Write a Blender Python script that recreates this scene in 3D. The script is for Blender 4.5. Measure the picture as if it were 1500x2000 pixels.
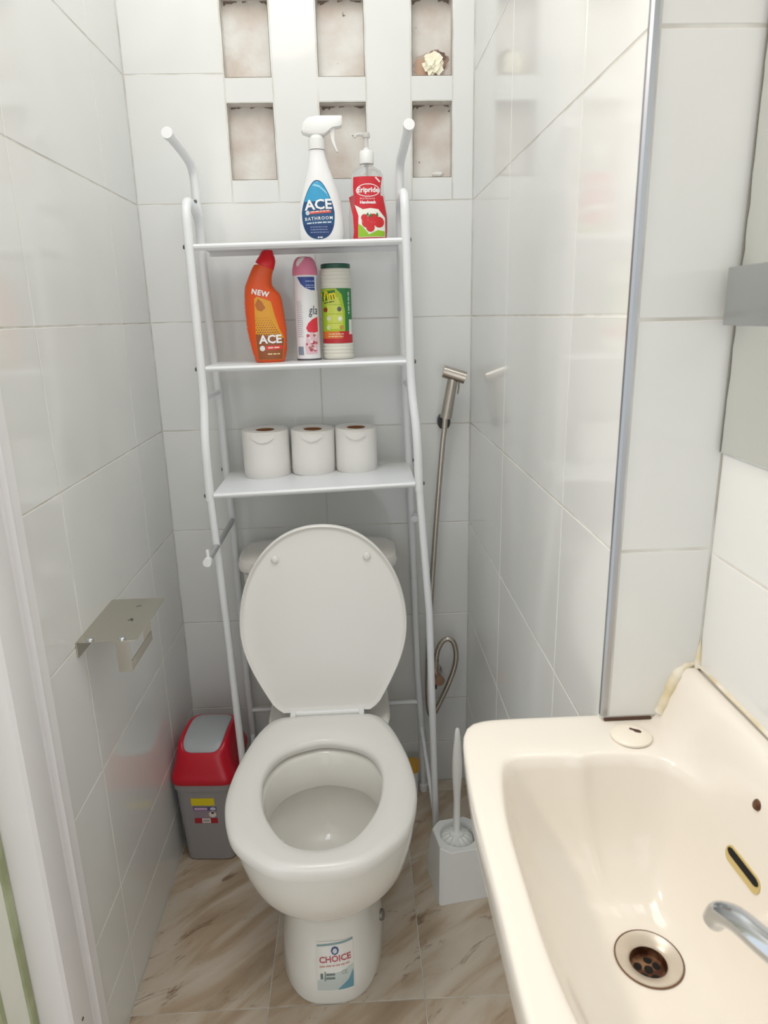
import bpy, bmesh, math, random
from mathutils import Vector, Matrix
random.seed(7)
for o in list(bpy.data.objects): bpy.data.objects.remove(o)
SC = bpy.context.scene
COL = SC.collection

# ------------------------------------------------------------------ camera, world, lights, exposure
def setup_camera():
    f = 1349.5; pitch, yaw, roll = 0.276694, -0.0376922, -0.0225844
    cy, sy, cp, sp, cr, sr = math.cos(yaw), math.sin(yaw), math.cos(pitch), math.sin(pitch), math.cos(roll), math.sin(roll)
    right = Vector((cy, sy, 0)); f0 = Vector((-sy, cy, 0)); u0 = Vector((0, 0, 1))
    fwd = f0 * cp - u0 * sp; up = u0 * cp + f0 * sp
    r2 = right * cr + up * sr; u2 = up * cr - right * sr
    cam = bpy.data.cameras.new('camera'); o = bpy.data.objects.new('camera', cam); COL.objects.link(o)
    m = Matrix((r2, u2, -fwd)).transposed().to_4x4(); m.translation = (0.4637, -1.6646, 1.2648)
    o.matrix_world = m
    cam.sensor_fit = 'VERTICAL'; cam.sensor_height = 36; cam.lens = f / 2000 * 36
    cam.clip_start = .02
    cam.dof.use_dof = True; cam.dof.focus_distance = 1.5; cam.dof.aperture_fstop = 11
    SC.camera = o
setup_camera()
w = bpy.data.worlds.new('world'); SC.world = w; w.use_nodes = True
bg = w.node_tree.nodes['Background']; bg.inputs[0].default_value = (.88, .95, 1, 1); bg.inputs[1].default_value = 1.0
def area(name, loc, rot, size, power, col, shape='RECTANGLE', size_y=None):
    l = bpy.data.lights.new(name, 'AREA'); l.energy = power; l.color = col; l.shape = shape; l.size = size
    if size_y: l.size_y = size_y
    o = bpy.data.objects.new(name, l); COL.objects.link(o); o.location = loc; o.rotation_euler = rot
    return o
area('added_overhead_light', (.37, -.80, 2.62), (0, 0, 0), .6, 4.7, (.85, .94, 1.0), 'RECTANGLE', .66)  # unseen cool light from above, set in an added ceiling opening
area('doorway_daylight', (-.26, -1.08, 1.95), (0, math.radians(-50), 0), .10, 5.4, (1.0, .85, .71), 'RECTANGLE', .16)
area('frontal_fill', (.40, -2.45, 1.15), (math.radians(90), 0, 0), .66, 1.2, (1.0, .88, .77), 'RECTANGLE', 1.9)  # fill light added behind the camera to flatten the contrast
lp = bpy.data.lights.new('warm_bulb', 'POINT'); lp.energy = 6.5; lp.color = (1.0, .84, .70); lp.shadow_soft_size = .2
lo = bpy.data.objects.new('warm_bulb', lp); COL.objects.link(lo); lo.location = (.26, -1.02, 2.32)
vs = SC.view_settings; vs.view_transform = 'Standard'; vs.look = 'None'; vs.gamma = 1; vs.use_curve_mapping = False; vs.exposure = 0.26

# ------------------------------------------------------------------ materials
MATS = {}
def mat(name, col, rough=.4, metal=0, spec=.5, **kw):
    if name in MATS: return MATS[name]
    m = bpy.data.materials.new(name); m.use_nodes = True; MATS[name] = m
    b = m.node_tree.nodes['Principled BSDF']
    b.inputs['Base Color'].default_value = (*col, 1); b.inputs['Roughness'].default_value = rough
    b.inputs['Metallic'].default_value = metal; b.inputs['Specular IOR Level'].default_value = spec
    for k, v in kw.items(): b.inputs[k.replace('_', ' ')].default_value = v
    return m
def nd(m, t, **kw):
    n = m.node_tree.nodes.new(t)
    for k, v in kw.items(): setattr(n, k, v)
    return n
def lk(m, a, b): m.node_tree.links.new(a, b)
def bsdf(m): return m.node_tree.nodes['Principled BSDF']
def add_bump(m, scale, strength, dist=.002, detail=2, coords='Object'):
    tc = nd(m, 'ShaderNodeTexCoord'); n = nd(m, 'ShaderNodeTexNoise'); n.inputs['Scale'].default_value = scale
    n.inputs['Detail'].default_value = detail; lk(m, tc.outputs[coords], n.inputs['Vector'])
    b = nd(m, 'ShaderNodeBump'); b.inputs['Strength'].default_value = strength; b.inputs['Distance'].default_value = dist
    lk(m, n.outputs['Fac'], b.inputs['Height']); lk(m, b.outputs[0], bsdf(m).inputs['Normal'])
def add_tint(m, c1, c2, scale, detail=3, lo=.4, hi=.65, coords='Object'):
    tc = nd(m, 'ShaderNodeTexCoord'); n = nd(m, 'ShaderNodeTexNoise'); n.inputs['Scale'].default_value = scale; n.inputs['Detail'].default_value = detail
    lk(m, tc.outputs[coords], n.inputs['Vector'])
    r = nd(m, 'ShaderNodeValToRGB'); r.color_ramp.elements[0].position = lo; r.color_ramp.elements[1].position = hi
    r.color_ramp.elements[0].color = (*c1, 1); r.color_ramp.elements[1].color = (*c2, 1)
    lk(m, n.outputs['Fac'], r.inputs[0]); lk(m, r.outputs[0], bsdf(m).inputs['Base Color'])
    return r
def srgb(r, g, b):
    f = lambda c: (c / 255) / 12.92 if c / 255 <= .04045 else ((c / 255 + .055) / 1.055) ** 2.4
    return (f(r), f(g), f(b))

M_TILE = mat('glazed_white_tile', srgb(232, 232, 230), .1)
add_tint(M_TILE, srgb(229, 230, 228), srgb(234, 234, 232), 3.0)
add_bump(M_TILE, 5.0, .05, .004, 1)
M_GROUT = mat('pale_grout', srgb(214, 210, 200), .9); add_tint(M_GROUT, srgb(208, 204, 195), srgb(232, 231, 226), 14)
M_PAINT = mat('white_wall_paint', srgb(226, 226, 222), .6)
M_CER = mat('white_ceramic', srgb(236, 233, 226), .07); 
M_CERB = mat('cream_ceramic', srgb(238, 232, 222), .08)
M_SEAT = mat('white_plastic_seat', srgb(236, 233, 228), .22)
M_STEEL_W = mat('white_powder_coat', srgb(236, 238, 240), .3)
M_CHROME = mat('chrome', (.62, .64, .67), .10, 1)
M_BRUSHED = mat('brushed_nickel', srgb(196, 188, 178), .26, 1)
M_SATIN = mat('satin_stainless', srgb(205, 200, 188), .25, 1); add_bump(M_SATIN, 40, .05, .001)
M_BLACK = mat('black_plastic', (.012, .012, .013), .35)
M_DARK = mat('dark_void', (.006, .005, .004), .9)
M_WHITEP = mat('white_plastic', srgb(238, 238, 236), .3)
M_ALU = mat('anodised_aluminium', srgb(176, 178, 182), .3, 1)
M_UPVC = mat('white_upvc', srgb(240, 238, 240), .35)

def plaster():
    m = mat('dirty_cement', (.4, .36, .33), .9)
    tc = nd(m, 'ShaderNodeTexCoord')
    n1 = nd(m, 'ShaderNodeTexNoise'); n1.inputs['Scale'].default_value = 14; n1.inputs['Detail'].default_value = 6
    n2 = nd(m, 'ShaderNodeTexNoise'); n2.inputs['Scale'].default_value = 70; n2.inputs['Detail'].default_value = 3
    for n in (n1, n2): lk(m, tc.outputs['Object'], n.inputs['Vector'])
    r = nd(m, 'ShaderNodeValToRGB'); r.color_ramp.elements[0].position = .32; r.color_ramp.elements[1].position = .68
    r.color_ramp.elements[0].color = (*srgb(206, 194, 184), 1); r.color_ramp.elements[1].color = (*srgb(228, 226, 221), 1)
    lk(m, n1.outputs['Fac'], r.inputs[0])
    r2 = nd(m, 'ShaderNodeValToRGB'); r2.color_ramp.elements[0].position = .70; r2.color_ramp.elements[1].position = .75
    lk(m, n2.outputs['Fac'], r2.inputs[0])
    mx = nd(m, 'ShaderNodeMixRGB'); lk(m, r2.outputs[0], mx.inputs[0]); lk(m, r.outputs[0], mx.inputs[1]); mx.inputs[2].default_value = (*srgb(136, 118, 104), 1)
    lk(m, mx.outputs[0], bsdf(m).inputs['Base Color'])
    bp = nd(m, 'ShaderNodeBump'); bp.inputs['Strength'].default_value = .4; bp.inputs['Distance'].default_value = .003
    lk(m, n2.outputs['Fac'], bp.inputs['Height']); lk(m, bp.outputs[0], bsdf(m).inputs['Normal'])
    return m
M_PLASTER = plaster()

def marble():
    m = mat('beige_marble_tile', (.4, .35, .28), .22)
    g = nd(m, 'ShaderNodeNewGeometry'); oi = nd(m, 'ShaderNodeObjectInfo')
    ad = nd(m, 'ShaderNodeVectorMath', operation='MULTIPLY_ADD')
    comb = nd(m, 'ShaderNodeCombineXYZ')
    for i in range(3): lk(m, oi.outputs['Random'], comb.inputs[i])
    lk(m, comb.outputs[0], ad.inputs[0]); ad.inputs[1].default_value = (3.1, 5.7, 0); lk(m, g.outputs['Position'], ad.inputs[2])
    mp = nd(m, 'ShaderNodeMapping'); mp.inputs['Scale'].default_value = (2.6, 10, 1)
    mr_ = nd(m, 'ShaderNodeMapping'); mr_.inputs['Rotation'].default_value = (0, 0, math.radians(-38))
    lk(m, ad.outputs[0], mr_.inputs['Vector']); lk(m, mr_.outputs[0], mp.inputs['Vector'])
    n1 = nd(m, 'ShaderNodeTexNoise'); n1.inputs['Scale'].default_value = 1.6; n1.inputs['Detail'].default_value = 7; n1.inputs['Distortion'].default_value = .6
    lk(m, mp.outputs[0], n1.inputs['Vector'])
    r = nd(m, 'ShaderNodeValToRGB'); e = r.color_ramp.elements
    e[0].position = .28; e[0].color = (*srgb(164, 143, 119), 1); e[1].position = .72; e[1].color = (*srgb(210, 198, 181), 1)
    x = e.new(.46); x.color = (*srgb(186, 166, 142), 1); x = e.new(.56); x.color = (*srgb(200, 186, 168), 1)
    lk(m, n1.outputs['Fac'], r.inputs[0])
    n2 = nd(m, 'ShaderNodeTexNoise'); n2.inputs['Scale'].default_value = 2.6; n2.inputs['Detail'].default_value = 9; n2.inputs['Roughness'].default_value = .72; n2.inputs['Distortion'].default_value = 1.0
    lk(m, mp.outputs[0], n2.inputs['Vector'])
    r2 = nd(m, 'ShaderNodeValToRGB'); r2.color_ramp.elements[0].position = .575; r2.color_ramp.elements[1].position = .67
    lk(m, n2.outputs['Fac'], r2.inputs[0])
    mx = nd(m, 'ShaderNodeMixRGB'); lk(m, r2.outputs[0], mx.inputs[0]); lk(m, r.outputs[0], mx.inputs[1]); mx.inputs[2].default_value = (*srgb(140, 117, 97), 1)
    lk(m, mx.outputs[0], bsdf(m).inputs['Base Color'])
    return m
M_MARBLE = marble()

# ------------------------------------------------------------------ helpers
def link(name, me, material, parent=None, smooth=False):
    o = bpy.data.objects.new(name, me); COL.objects.link(o)
    if material and not me.materials: me.materials.append(material)
    if smooth:
        for p in me.polygons: p.use_smooth = True
    if parent: o.parent = parent
    return o
def from_bm(name, bm, material, parent=None, smooth=False, angle=None, recalc=True):
    if recalc: bmesh.ops.recalc_face_normals(bm, faces=bm.faces)
    me = bpy.data.meshes.new(name); bm.to_mesh(me); bm.free()
    o = link(name, me, material, parent, smooth)
    if angle: sharp(me, angle)
    return o
def sharp(me, deg):
    for p in me.polygons: p.use_smooth = True
    me.set_sharp_from_angle(angle=math.radians(deg))
def thing(name, label, cat, loc=(0, 0, 0), rz=0, group=None):
    o = bpy.data.objects.new(name, None); COL.objects.link(o); o.empty_display_size = .05
    o.location = loc; o.rotation_euler = (0, 0, rz); tag(o, label, cat, group); return o
def tag(o, label, cat, group=None):
    o['label'] = label; o['category'] = cat
    if group: o['group'] = group
    return o
def struct(o, label=None, cat=None):
    o['kind'] = 'structure'
    if label: o['label'] = label
    if cat: o['category'] = cat
    return o
def boxbm(bm, x0, x1, y0, y1, z0, z1):
    v = [bm.verts.new(p) for p in ((x0,y0,z0),(x1,y0,z0),(x1,y1,z0),(x0,y1,z0),(x0,y0,z1),(x1,y0,z1),(x1,y1,z1),(x0,y1,z1))]
    for f in ((0,3,2,1),(4,5,6,7),(0,1,5,4),(1,2,6,5),(2,3,7,6),(3,0,4,7)): bm.faces.new([v[i] for i in f])
def box(name, x0, x1, y0, y1, z0, z1, m, parent=None, bevel=0, seg=2):
    bm = bmesh.new(); boxbm(bm, x0, x1, y0, y1, z0, z1)
    if bevel: bmesh.ops.bevel(bm, geom=bm.edges[:], offset=bevel, segments=seg, affect='EDGES', profile=.6)
    o = from_bm(name, bm, m, parent)
    if bevel: sharp(o.data, 35)
    return o
def rings_bm(rings, cap0=True, cap1=True, closed=True):
    bm = bmesh.new(); vs = [[bm.verts.new(p) for p in r] for r in rings]
    n = len(rings[0])
    for a, b in zip(vs, vs[1:]):
        for i in range(n if closed else n - 1):
            j = (i + 1) % n
            bm.faces.new((a[i], a[j], b[j], b[i]))
    if cap0: bm.faces.new(vs[0][::-1])
    if cap1: bm.faces.new(vs[-1])
    return bm
def loft(name, rings, m, parent=None, cap0=True, cap1=True, angle=40):
    return from_bm(name, rings_bm(rings, cap0, cap1), m, parent, True, angle)
def sellipse(cx, cy, rx, ry, z, n=2.0, N=40):
    out = []
    for i in range(N):
        t = 2 * math.pi * i / N; c, s = math.cos(t), math.sin(t)
        out.append((cx + rx * math.copysign(abs(c) ** (2 / n), c), cy + ry * math.copysign(abs(s) ** (2 / n), s), z))
    return out
def lathe(name, prof, m, parent=None, cx=0, cy=0, N=32, angle=40, cap0=True, cap1=True):
    return loft(name, [sellipse(cx, cy, max(r, 1e-5), max(r, 1e-5), z, 2, N) for r, z in prof], m, parent, cap0, cap1, angle)
def catmull(pts, k=8, closed=False):
    P = [Vector(p) for p in pts]; n = len(P); out = []
    rng = n if closed else n - 1
    for i in range(rng):
        p0 = P[(i - 1) % n] if closed or i > 0 else P[0] * 2 - P[1]
        p1, p2 = P[i], P[(i + 1) % n]
        p3 = P[(i + 2) % n] if closed or i + 2 < n else P[-1] * 2 - P[-2]
        for j in range(k):
            t = j / k
            out.append(.5 * ((2 * p1) + (p2 - p0) * t + (2 * p0 - 5 * p1 + 4 * p2 - p3) * t * t + (3 * p1 - p0 - 3 * p2 + p3) * t ** 3))
    if not closed: out.append(P[-1])
    return out
def fillet(pts, r, k=6):
    P = [Vector(p) for p in pts]; out = [P[0]]
    for a, b, c in zip(P, P[1:], P[2:]):
        d1, d2 = (a - b), (c - b); rr = min(r, d1.length * .48, d2.length * .48)
        s, e = b + d1.normalized() * rr, b + d2.normalized() * rr
        for j in range(k + 1):
            t = j / k; out.append(s * (1 - t) ** 2 + b * 2 * t * (1 - t) + e * t * t)
    out.append(P[-1]); return out
def tube_rings(pts, r, N=12):
    P = [Vector(p) for p in pts]; rings = []; rad = r if callable(r) else (lambda t: r)
    t0 = (P[1] - P[0]).normalized(); up = Vector((0, 0, 1)) if abs(t0.z) < .9 else Vector((1, 0, 0))
    u = t0.cross(up).normalized()
    for i, p in enumerate(P):
        t = (P[min(i + 1, len(P) - 1)] - P[max(i - 1, 0)]).normalized()
        u = (u - t * u.dot(t)).normalized(); v = t.cross(u); rr = rad(i / (len(P) - 1))
        rings.append([tuple(p + (u * math.cos(a) + v * math.sin(a)) * rr) for a in [2 * math.pi * k / N for k in range(N)]])
    return rings
def tube(name, pts, r, m, parent=None, N=12): return loft(name, tube_rings(pts, r, N), m, parent, True, True, 50)
def disc(name, center, normal, r, th, m, parent=None, N=20, dome=0):
    n = Vector(normal).normalized(); c = Vector(center)
    up = Vector((0, 0, 1)) if abs(n.z) < .9 else Vector((1, 0, 0)); u = n.cross(up).normalized(); v = n.cross(u)
    R = lambda rr, h: [tuple(c + n * h + (u * math.cos(2 * math.pi * k / N) + v * math.sin(2 * math.pi * k / N)) * rr) for k in range(N)]
    rings = [R(r, 0), R(r, th * .7), R(r * .9, th)]
    if dome: rings += [R(r * .6, th + dome * .7), R(r * .2, th + dome)]
    return loft(name, rings, m, parent, True, True, 45)

TILE_MESH = {}
def tile(parent, origin, eu, ev, du, dv, th=.006, m=None, bev=.0012):
    """one tile: origin = corner on the wall substrate, eu/ev unit axes along it, proud by th along eu x ev"""
    key = (round(du, 4), round(dv, 4), th, (m or M_TILE).name)
    if key not in TILE_MESH:
        me = bpy.data.meshes.new('tile'); b = bev
        V = [(0,0,0),(du,0,0),(du,dv,0),(0,dv,0),(0,0,th-b),(du,0,th-b),(du,dv,th-b),(0,dv,th-b),(b,b,th),(du-b,b,th),(du-b,dv-b,th),(b,dv-b,th)]
        F = [(0,3,2,1),(0,1,5,4),(1,2,6,5),(2,3,7,6),(3,0,4,7),(4,5,9,8),(5,6,10,9),(6,7,11,10),(7,4,8,11),(8,9,10,11)]
        me.from_pydata(V, [], F); me.materials.append(m or M_TILE); TILE_MESH[key] = me
    o = bpy.data.objects.new('tile', TILE_MESH[key]); COL.objects.link(o); o.parent = parent
    eu, ev = Vector(eu), Vector(ev); mt = Matrix((eu, ev, eu.cross(ev))).transposed().to_4x4(); mt.translation = Vector(origin)
    o.matrix_basis = mt
    return o
GAP = .0016; TT = .005
def tile_grid(parent, base, eu, ev, us, vs_, skip=None):
    """base point + eu*u + ev*v ; us, vs_ are joint positions"""
    base, eu, ev = Vector(base), Vector(eu), Vector(ev)
    for u0, u1 in zip(us, us[1:]):
        for v0, v1 in zip(vs_, vs_[1:]):
            if skip and skip(u0, u1, v0, v1): continue
            tile(parent, base + eu * (u0 + GAP / 2) + ev * (v0 + GAP / 2), eu, ev, u1 - u0 - GAP, v1 - v0 - GAP, TT)

# ------------------------------------------------------------------ room shell
W = .741; W2 = .851; JY = -.959; CEIL = 2.6; FY = -2.25
SUB = .0006                     # grout sits this far behind the glaze
ROWS = [0.0, .125, .26, .51, .76, 1.01, 1.26, 1.51, 1.762, 2.012, 2.262, 2.512]
# back wall with six vent openings
NX = [(.211, .309), (.408, .507), (.607, .693)]; NZ = [(1.557, 1.707), (1.755, 1.905)]
bm = bmesh.new()
Y0, Y1 = SUB, .16
boxbm(bm, -.15, W + .11, Y0, Y1, -.05, NZ[0][0])
boxbm(bm, -.15, W + .11, Y0, Y1, NZ[0][1], NZ[1][0])
boxbm(bm, -.15, W + .11, Y0, Y1, NZ[1][1], CEIL + .1)
for z0, z1 in NZ:
    xs = [-.15] + [c for p in NX for c in p] + [W + .11]
    for i in range(0, len(xs), 2): boxbm(bm, xs[i], xs[i + 1], Y0, Y1, z0, z1)
wb = struct(from_bm('wall_back', bm, M_GROUT))
EX, EZ = (1, 0, 0), (0, 0, 1)
tile_grid(wb, (0, TT, 0), EX, EZ, [0, .384, W], ROWS[:8])
def bt(x0, x1, z0, z1): tile(wb, (x0 + GAP / 2, TT, z0 + GAP / 2), EX, EZ, x1 - x0 - GAP, z1 - z0 - GAP, TT)
for z0, z1 in ((1.51, 1.762), (1.762, 2.012)): bt(0, .209, z0, z1)
bt(0, .384, 2.012, 2.262); bt(.384, W, 2.012, 2.262)
for x0, x1 in ((.311, .406), (.509, .605), (.695, W)): bt(x0, x1, 1.51, 2.012)
for x0, x1 in ((.209, .311), (.406, .509), (.605, .695)):
    bt(x0, x1, 1.51, 1.557); bt(x0, x1, 1.707, 1.755); bt(x0, x1, 1.905, 2.012)
for x0, x1 in NX:
    for z0, z1 in NZ:
        bm = bmesh.new(); e = .0008; d = .028
        a = [(x0+e,z0+e),(x1-e,z0+e),(x1-e,z1-e),(x0+e,z1-e)]
        f = [bm.verts.new((x, SUB, z)) for x, z in a]; b_ = [bm.verts.new((x, d, z)) for x, z in a]
        for i in range(4): bm.faces.new((f[i], f[(i+1) % 4], b_[(i+1) % 4], b_[i]))
        bm.faces.new(b_)
        for ff in bm.faces: ff.normal_update()
        from_bm('vent_lining', bm, M_PLASTER, wb, recalc=False)
        # patches of old mortar grime in the top corners of each opening
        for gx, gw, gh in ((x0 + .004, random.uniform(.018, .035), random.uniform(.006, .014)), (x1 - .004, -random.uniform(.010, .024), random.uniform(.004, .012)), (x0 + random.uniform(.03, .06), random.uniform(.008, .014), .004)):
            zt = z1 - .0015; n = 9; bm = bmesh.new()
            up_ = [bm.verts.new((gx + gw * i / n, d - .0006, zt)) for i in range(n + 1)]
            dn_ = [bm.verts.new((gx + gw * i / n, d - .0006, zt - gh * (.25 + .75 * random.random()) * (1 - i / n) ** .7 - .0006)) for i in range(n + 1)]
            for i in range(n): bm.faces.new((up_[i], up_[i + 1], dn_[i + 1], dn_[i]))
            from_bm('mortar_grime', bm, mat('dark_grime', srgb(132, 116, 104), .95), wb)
def blot(cx, cz, rx, rz, y, m, seed):
    rnd = random.Random(seed); bm = bmesh.new(); c = bm.verts.new((cx, y, cz)); v = []
    for k in range(18):
        a = 2 * math.pi * k / 18; q_ = rnd.uniform(.7, 1.1); v.append(bm.verts.new((cx + rx * q_ * math.cos(a), y, cz + rz * q_ * math.sin(a))))
    for p, q_ in zip(v, v[1:] + v[:1]): bm.faces.new((c, p, q_))
    from_bm('stain', bm, m, wb)
blot(.649, 1.782, .040, .026, .0274, mat('tan_stain', srgb(196, 180, 168), .95), 6)
blot(.632, 1.778, .020, .019, .0272, mat('rust_stain', srgb(204, 172, 150), .95), 1)
blot(.662, 1.792, .026, .020, .0269, mat('brown_stain', srgb(160, 136, 122), .95), 2)
blot(.672, 1.800, .013, .010, .0266, mat('dark_stain', srgb(120, 102, 92), .95), 4)
# left wall (tiles up to the door frame), opening for the door
DY0, DY1 = -.735, -1.62
bm = bmesh.new()
boxbm(bm, -.15, -SUB, DY0 - .005, .0, -.05, CEIL + .1); boxbm(bm, -.15, -SUB, DY1, DY0, 2.06, CEIL + .1); boxbm(bm, -.15, -SUB, FY, DY1, -.05, CEIL + .1)
wl = struct(from_bm('wall_left', bm, M_GROUT))
# on this wall u runs from the camera towards the back
for y0, y1 in ((-.2, 0), (-.6, -.2), (-.735, -.6)):
    for z0, z1 in zip(ROWS, ROWS[1:]):
        tile(wl, (-TT, y0 + GAP / 2, z0 + GAP / 2), (0, 1, 0), (0, 0, 1), y1 - y0 - GAP, z1 - z0 - GAP, TT)
# right wall: a block that ends at the outside corner by the basin
bm = bmesh.new(); boxbm(bm, W + SUB, W2 + .15, JY + SUB, .0, -.05, CEIL + .1)
wr = struct(from_bm('wall_right', bm, M_GROUT))
for y0, y1 in ((-.38, 0), (-.768, -.38), (-.953, -.768)):
    for z0, z1 in zip(ROWS, ROWS[1:]):
        tile(wr, (W + TT, y1 - GAP / 2, z0 + GAP / 2), (0, -1, 0), (0, 0, 1), y1 - y0 - GAP, z1 - z0 - GAP, TT)
JROWS = [.803, 1.01, 1.255, 1.51, 1.76, 2.01, 2.26, 2.51]
for z0, z1 in zip([0, .26, .51] + JROWS, [.26, .51, .76] + JROWS[1:] + [2.6]):
    if z1 == .803: continue
    tile(wr, (W + .008, JY + TT, z0 + GAP / 2 + .0003), EX, EZ, W2 - W - .009, z1 - z0 - GAP - .0006, TT)
# wall behind the basin
bm = bmesh.new(); boxbm(bm, W2 + SUB, W2 + .15, FY, JY, -.05, CEIL + .1)
wn = struct(from_bm('wall_basin', bm, M_GROUT))
for y0, y1 in ((-1.36, JY), (-1.76, -1.36), (-2.16, -1.76)):
    for z0, z1 in zip([0, .26, .51, .76, 1.005, 1.255, 1.51, 1.76, 2.01, 2.26], [.26, .51, .76, 1.005, 1.255, 1.51, 1.76, 2.01, 2.26, 2.51]):
        tile(wn, (W2 + TT, y1 - GAP / 2, z0 + GAP / 2), (0, -1, 0), (0, 0, 1), y1 - y0 - GAP, z1 - z0 - GAP, TT)
bm = bmesh.new(); boxbm(bm, -.15, .05, FY - .1, FY, -.05, CEIL + .1); boxbm(bm, .75, W2 + .15, FY - .1, FY, -.05, CEIL + .1); boxbm(bm, .05, .75, FY - .1, FY, 2.1, CEIL + .1)  # unseen wall; its opening is added to let the frontal fill in
struct(from_bm('wall_front', bm, M_PAINT))
# floor slab and tiles
fl = struct(box('floor', -.6, W2 + .15, FY - .1, .1, -.08, -.0015, M_GROUT))
for x0, x1 in ((-.04, .26), (.26, .56), (.56, .86)):
    x0c, x1c = max(x0, 0), min(x1, W2)
    for y0, y1 in ((-.645, -.045), (-.045, 0), (-1.245, -.645), (-1.845, -1.245), (-2.25, -1.845)):
        tile(fl, (x0c + .001, y0 + .001, -.006), EX, (0, 1, 0), x1c - x0c - .002, y1 - y0 - .002, .006, M_MARBLE, .0006)
# ceiling, with an unseen opening added for the overhead light
bm = bmesh.new(); sx0, sx1, sy0, sy1 = .05, .69, -1.15, -.45
boxbm(bm, -.15, sx0, FY, .0, CEIL, CEIL + .06); boxbm(bm, sx1, W2 + .15, FY, .0, CEIL, CEIL + .06)
boxbm(bm, sx0, sx1, sy1, .0, CEIL, CEIL + .06); boxbm(bm, sx0, sx1, FY, sy0, CEIL, CEIL + .06)
struct(from_bm('ceiling', bm, M_PAINT))
# aluminium corner trim where the right wall turns
bm = bmesh.new()
pr = [(W - .0012, JY + .006), (W - .0012, JY + .001), (W + .001, JY - .0012), (W + .0065, JY - .0012), (W + .0065, JY + .001), (W + .002, JY + .003), (W + .002, JY + .006)]
struct(loft('trim_1', [[(x, y, z) for x, y in pr] for z in (.806, CEIL)], M_ALU, None, True, True, 30), )

# door frame (white profile) in the left wall, and the old green timber post beyond it
bm = bmesh.new()
prof = [(-.12, -.737), (.004, -.737), (.006, -.741), (.006, -.772), (.013, -.774), (.014, -.781), (.006, -.784), (.004, -.806), (.016, -.810), (.018, -.815), (.018, -.868), (.014, -.874), (.0, -.877), (-.03, -.879), (-.12, -.879)]
df = loft('door_1', [[(x, y, z) for x, y in prof] for z in (.0, 2.06)], M_UPVC, None, True, True, 25); struct(df)
for y, z, r, x in ((-.765, .251, .0035, .006), (-.843, .245, .003, .018)):
    disc('screw', (x, y, z), (1, 0, 0), r, .001, mat('rusty_screw', srgb(120, 104, 92), .5, .6), df, 12)
M_GREEN = mat('pale_green_paint', srgb(214, 222, 196), .55); add_tint(M_GREEN, srgb(234, 236, 224), srgb(240, 241, 232), 9)
M_OLIVE = mat('olive_green', srgb(156, 164, 128), .8); add_tint(M_OLIVE, srgb(158, 164, 128), srgb(190, 198, 164), 12, 3)  # olive tone of the two narrow strips on the post
bm = bmesh.new(); boxbm(bm, -.14, -.026, -1.02, -.8802, 0, 2.06)
jp = struct(from_bm('trim_2', bm, M_GREEN))
box('olive_strip', -.028, -.0235, -.897, -.8795, 0, 2.06, M_OLIVE, jp, .002, 1)
box('olive_strip', -.028, -.0235, -.958, -.945, 0, 2.06, M_OLIVE, jp, .002, 1)
box('chipped_hole', -.027, -.0245, -.932, -.905, .235, .262, mat('raw_wood', srgb(150, 110, 84), .9), jp)
# rebate of the frame on the near side of the opening
df2 = loft('door_2', [[(x, 2 * (DY0 + DY1) / 2 - y, z) for x, y in prof] for z in (.0, 2.06)], M_UPVC, None, True, True, 25); struct(df2)

# ------------------------------------------------------------------ toilet
def egg(xc, hw, yf, yc, yb, z, nb=2.6, nf=2.0, N=72):
    out = []
    for i in range(N):
        t = 2 * math.pi * i / N; c, s = math.cos(t), math.sin(t)
        n = nb if s > 0 else nf
        x = xc + hw * math.copysign(abs(c) ** (2 / n), c)
        y = yc + (yb - yc if s > 0 else yc - yf) * math.copysign(abs(s) ** (2 / n), s)
        out.append((x, y, z))
    return out
TX = .383
toilet = thing('toilet', 'white ceramic close-coupled toilet with its lid raised', 'toilet', (TX, -.35, 0), math.radians(.5))
def tl(r): return [(x, y + .35, z) for x, y, z in r]
outer = [(.0, -.645, .104), (.012, -.651, .107), (.05, -.638, .103), (.10, -.611, .095), (.135, -.598, .090), (.155, -.600, .090), (.175, -.614, .098), (.200, -.642, .116), (.235, -.680, .138), (.262, -.704, .151), (.266, -.710, .156), (.272, -.713, .158), (.30, -.728, .160), (.34, -.742, .166), (.38, -.750, .170), (.396, -.750, .170), (.402, -.744, .165)]
R = []
for z, yf, hw in outer:
    k = min(1, max(0, (z - .12) / .2)); R.append(tl(egg(0, hw, yf, -.43 - .13 * k, -.16 - .13 * k, z, 2.8)))
SEAT_OUT = [(-.770, 0), (-.7655, .055), (-.747, .094), (-.702, .140), (-.66, .160), (-.61, .1715), (-.565, .1735), (-.52, .170), (-.47, .162), (-.405, .146), (-.362, .129), (-.338, .112), (-.329, .09), (-.327, .045), (-.327, 0)]
SEAT_IN = [(-.721, 0), (-.711, .040), (-.689, .065), (-.645, .091), (-.60, .106), (-.54, .1125), (-.50, .1065), (-.475, .096), (-.452, .078), (-.433, .045), (-.4215, 0)]
def polar_poly(half, x0, cy, N):
    P = [Vector((x, y, 0)) for y, x in half] + [Vector((-x, y, 0)) for y, x in half[-2:0:-1]]
    P = catmull(P, 8, True); out = []
    for k in range(N):
        a = 2 * math.pi * k / N; d = (math.cos(a), math.sin(a)); best = .1
        for p, q_ in zip(P, P[1:] + P[:1]):
            ex, ey = q_.x - p.x, q_.y - p.y; den = d[0] * ey - d[1] * ex
            if abs(den) < 1e-12: continue
            t = (p.x * ey - (p.y - cy) * ex) / den; s_ = (p.x * d[1] - (p.y - cy) * d[0]) / den
            if t > 0 and -1e-6 <= s_ <= 1 + 1e-6: best = t
        out.append(best)
    return out
SN = 96; SCY = -.565
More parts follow.
